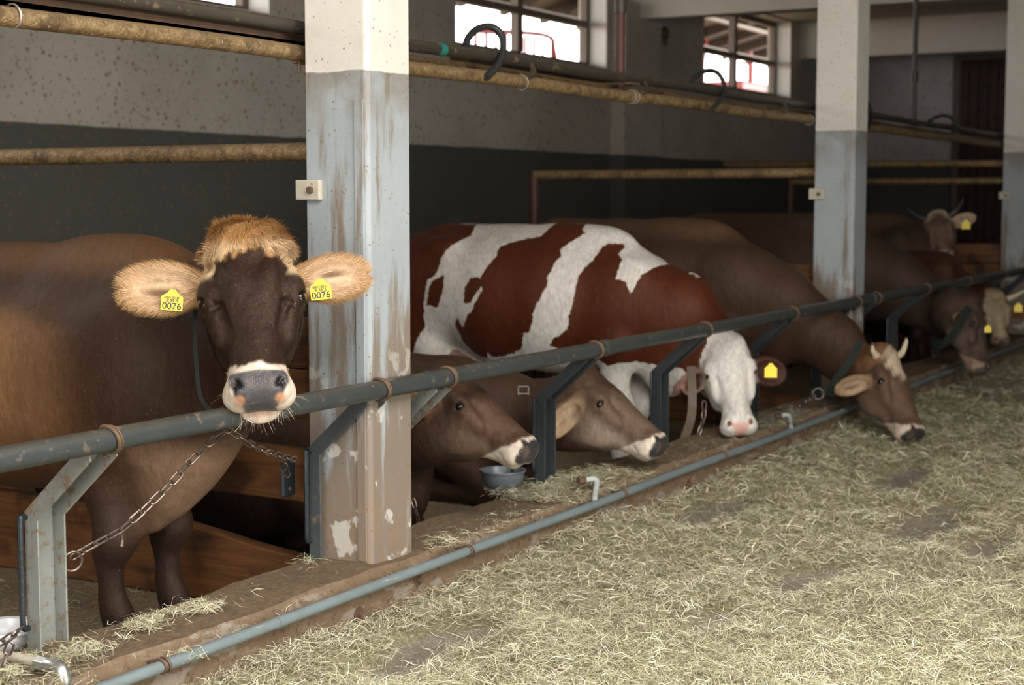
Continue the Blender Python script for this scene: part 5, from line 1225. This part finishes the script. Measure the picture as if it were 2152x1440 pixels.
def chain(pts, label, L=.046, w=.019, r=.0032, base=None, cat='chain'):
    P = [np.array(p, float) for p in pts]; P, _ = catmull(P, [0]*len(P), 12); P = np.array(P)
    s_ = np.concatenate([[0], np.cumsum(np.linalg.norm(np.diff(P, axis=0), axis=1))]); pitch = L-2.6*r; n = int(s_[-1]/pitch)
    t = thing('chain', tuple(P[0]), label, cat, 'tether chains'); me = link_mesh(L, w, r); g = np.random.default_rng(n)
    for i in range(n):
        q = (i+.5)*pitch; c = np.array([np.interp(q, s_, P[:, k]) for k in range(3)]); a = np.array([np.interp(q+.01, s_, P[:, k]) for k in range(3)])-np.array([np.interp(q-.01, s_, P[:, k]) for k in range(3)])
        x_ = nrm(a); z_ = nrm(np.cross(x_, (0.2, 0, 1))); y_ = np.cross(z_, x_); th = (i % 2)*PI/2+.6+g.normal(0, .15); yy = y_*math.cos(th)+z_*math.sin(th); zz = np.cross(x_, yy)
        o = bpy.data.objects.new('link', me); COL.objects.link(o); o.parent = t
        o.matrix_local = Matrix(((x_[0], yy[0], zz[0], c[0]-P[0][0]), (x_[1], yy[1], zz[1], c[1]-P[0][1]), (x_[2], yy[2], zz[2], c[2]-P[0][2]), (0, 0, 0, 1)))
    return t, P
r1 = np.array([2.943, 3.045, .455])
cA = [atY(150, 1172, 3.02), atY(215, 1135, 2.99), atY(262, 1108, 2.96), atY(350, 1025, 2.92), atY(425, 945, 2.89), atY(480, 902, 2.88)]
tch, _ = chain(cA, 'steel tether chain from the bottom left post to the cow\'s collar')
w = MB(); w.ring(atY(152, 1180, 3.01), (.4, 1, .1), .026, .0042, 24, 8); w.build('end_ring', M['chain'], tch)
w = MB(); p = atY(255, 1125, 2.95); w.tube([p, p+(.003, 0, -.012), p+(0, 0, -.030)], .0045, 8, sub=3); w.build('toggle', M['chain'], tch)
w = MB(); w.ring(atY(480, 902, 2.88), (.3, .6, .3), .013, .0035, 18, 8); w.build('swivel_ring', M['chain'], tch)
chain([atY(482, 903, 2.885), atY(520, 930, 2.87), atY(570, 953, 2.92), atY(628, 968, 3.0)], 'steel tether chain from under the muzzle to the second post')
chain([atY(470, 1030, 2.9)*0+atY(604, 962, 3.04), atY(598, 975, 3.06), atY(606, 1005, 3.08)], 'short rusty chain end holding the dark steel plate', L=.04, w=.017)
chain([atY(-20, 1362, 3.03), atY(12, 1345, 3.0), atY(48, 1318, 3.02)], 'rusty chain at the far lower left beside the white bowl')
chain([atY(5, 1400, 2.95), atY(18, 1365, 2.97), atY(28, 1340, 3.0)], 'rusty chain dropping over the bottom left corner of the kerb')
chain([atY(868, 1050, 3.16), atY(878, 1090, 3.14), atY(884, 1120, 3.12), atY(896, 1132, 3.1)], 'chain hanging behind the nearest pillar by the first lying cow', L=.036, w=.015, r=.0024)
chain([atY(1480, 845, 3.0), atY(1478, 880, 3.0), atY(1466, 918, 3.02)], 'thin chain hanging beside the white cow face', L=.05, w=.02, r=.0035)
chain([atY(1712, 832, 2.85), atY(1680, 852, 2.9), atY(1640, 862, 2.98), atY(1600, 872, 3.05)], 'thin chain on the kerb running to the grazing horned cow', L=.05, w=.02, r=.0035)
w = MB(); p = atY(1719, 828, 2.84); w.ring(p, TOCAM(p), .030, .0055, 24, 8); o = w.build('tether_ring', M['bright']); tag(o, 'bright steel ring at the end of the thin kerb chain', 'ring')
chain([atY(1990, 712, 2.75), atY(1965, 745, 2.85), atY(1940, 760, 2.95)], 'far thin chain hanging from the grey-brown cow collar', L=.06, w=.022, r=.004)
# collars
c4 = atY(1100, 820, 3.35)
w = MB(); 
for s_ in (-1, 1): w.tube([c4+IR*0.022*s_+UP*.016, c4+IR*0.022*s_-UP*.02], .0035, 6)
for s_ in (-1, 1): w.tube([c4+IR*.022+UP*.016*s_, c4-IR*.022+UP*.016*s_], .0035, 6)
b4 = w.build('buckle', M['bright'], cowC[0]); b4['label'] = 'bright collar buckle'
def strap_path(cow, pts, wd, mat, lab=None, name='collar'):
    P = [np.array(p, float) for p in pts]; P, _ = catmull(P, [0]*len(P), 8); m = MB(); V = []
    for i, p in enumerate(P):
        t = nrm(P[min(i+1, len(P)-1)]-P[max(i-1, 0)]); n_ = TOCAM(p); s_ = nrm(np.cross(t, n_)); n_ = np.cross(s_, t)
        for a, b_ in ((-1, 0), (1, 0), (1, 1), (-1, 1)): V.append(p+s_*a*wd/2+n_*b_*.004)
    m.add(V, [(4*i+k, 4*i+(k+1) % 4, 4*i+4+(k+1) % 4, 4*i+4+k) for i in range(len(P)-1) for k in range(4)]+[(0, 3, 2, 1), tuple(4*len(P)-4+k for k in range(4))])
    o = m.build(name, mat, cow)
    if lab: o['label'] = lab
strap_path(cowD[0], [at(1452, 770, 7.75), at(1455, 830, 7.72), at(1452, 880, 7.72), at(1434, 932, 7.75)], .042, M['strap'], 'worn brown neck strap')
strap_path(cowE[0], [at(1810, 718, 8.55), at(1782, 765, 8.5), at(1752, 806, 8.55), at(1742, 832, 8.6)], .04, M['collar'])
strap_path(cowF[0], [at(2036, 645, 10.5), at(2012, 690, 10.45), at(1984, 722, 10.5), at(1968, 722, 10.55)], .05, M['collar'])
strap_path(cowA, [at(436, 600, 4.75), at(414, 640, 4.60), at(410, 700, 4.55), at(413, 770, 4.52), at(421, 832, 4.50), at(440, 862, 4.50), at(478, 900, 4.50)], 0.012, M['collar'], 'dark green neck strap')
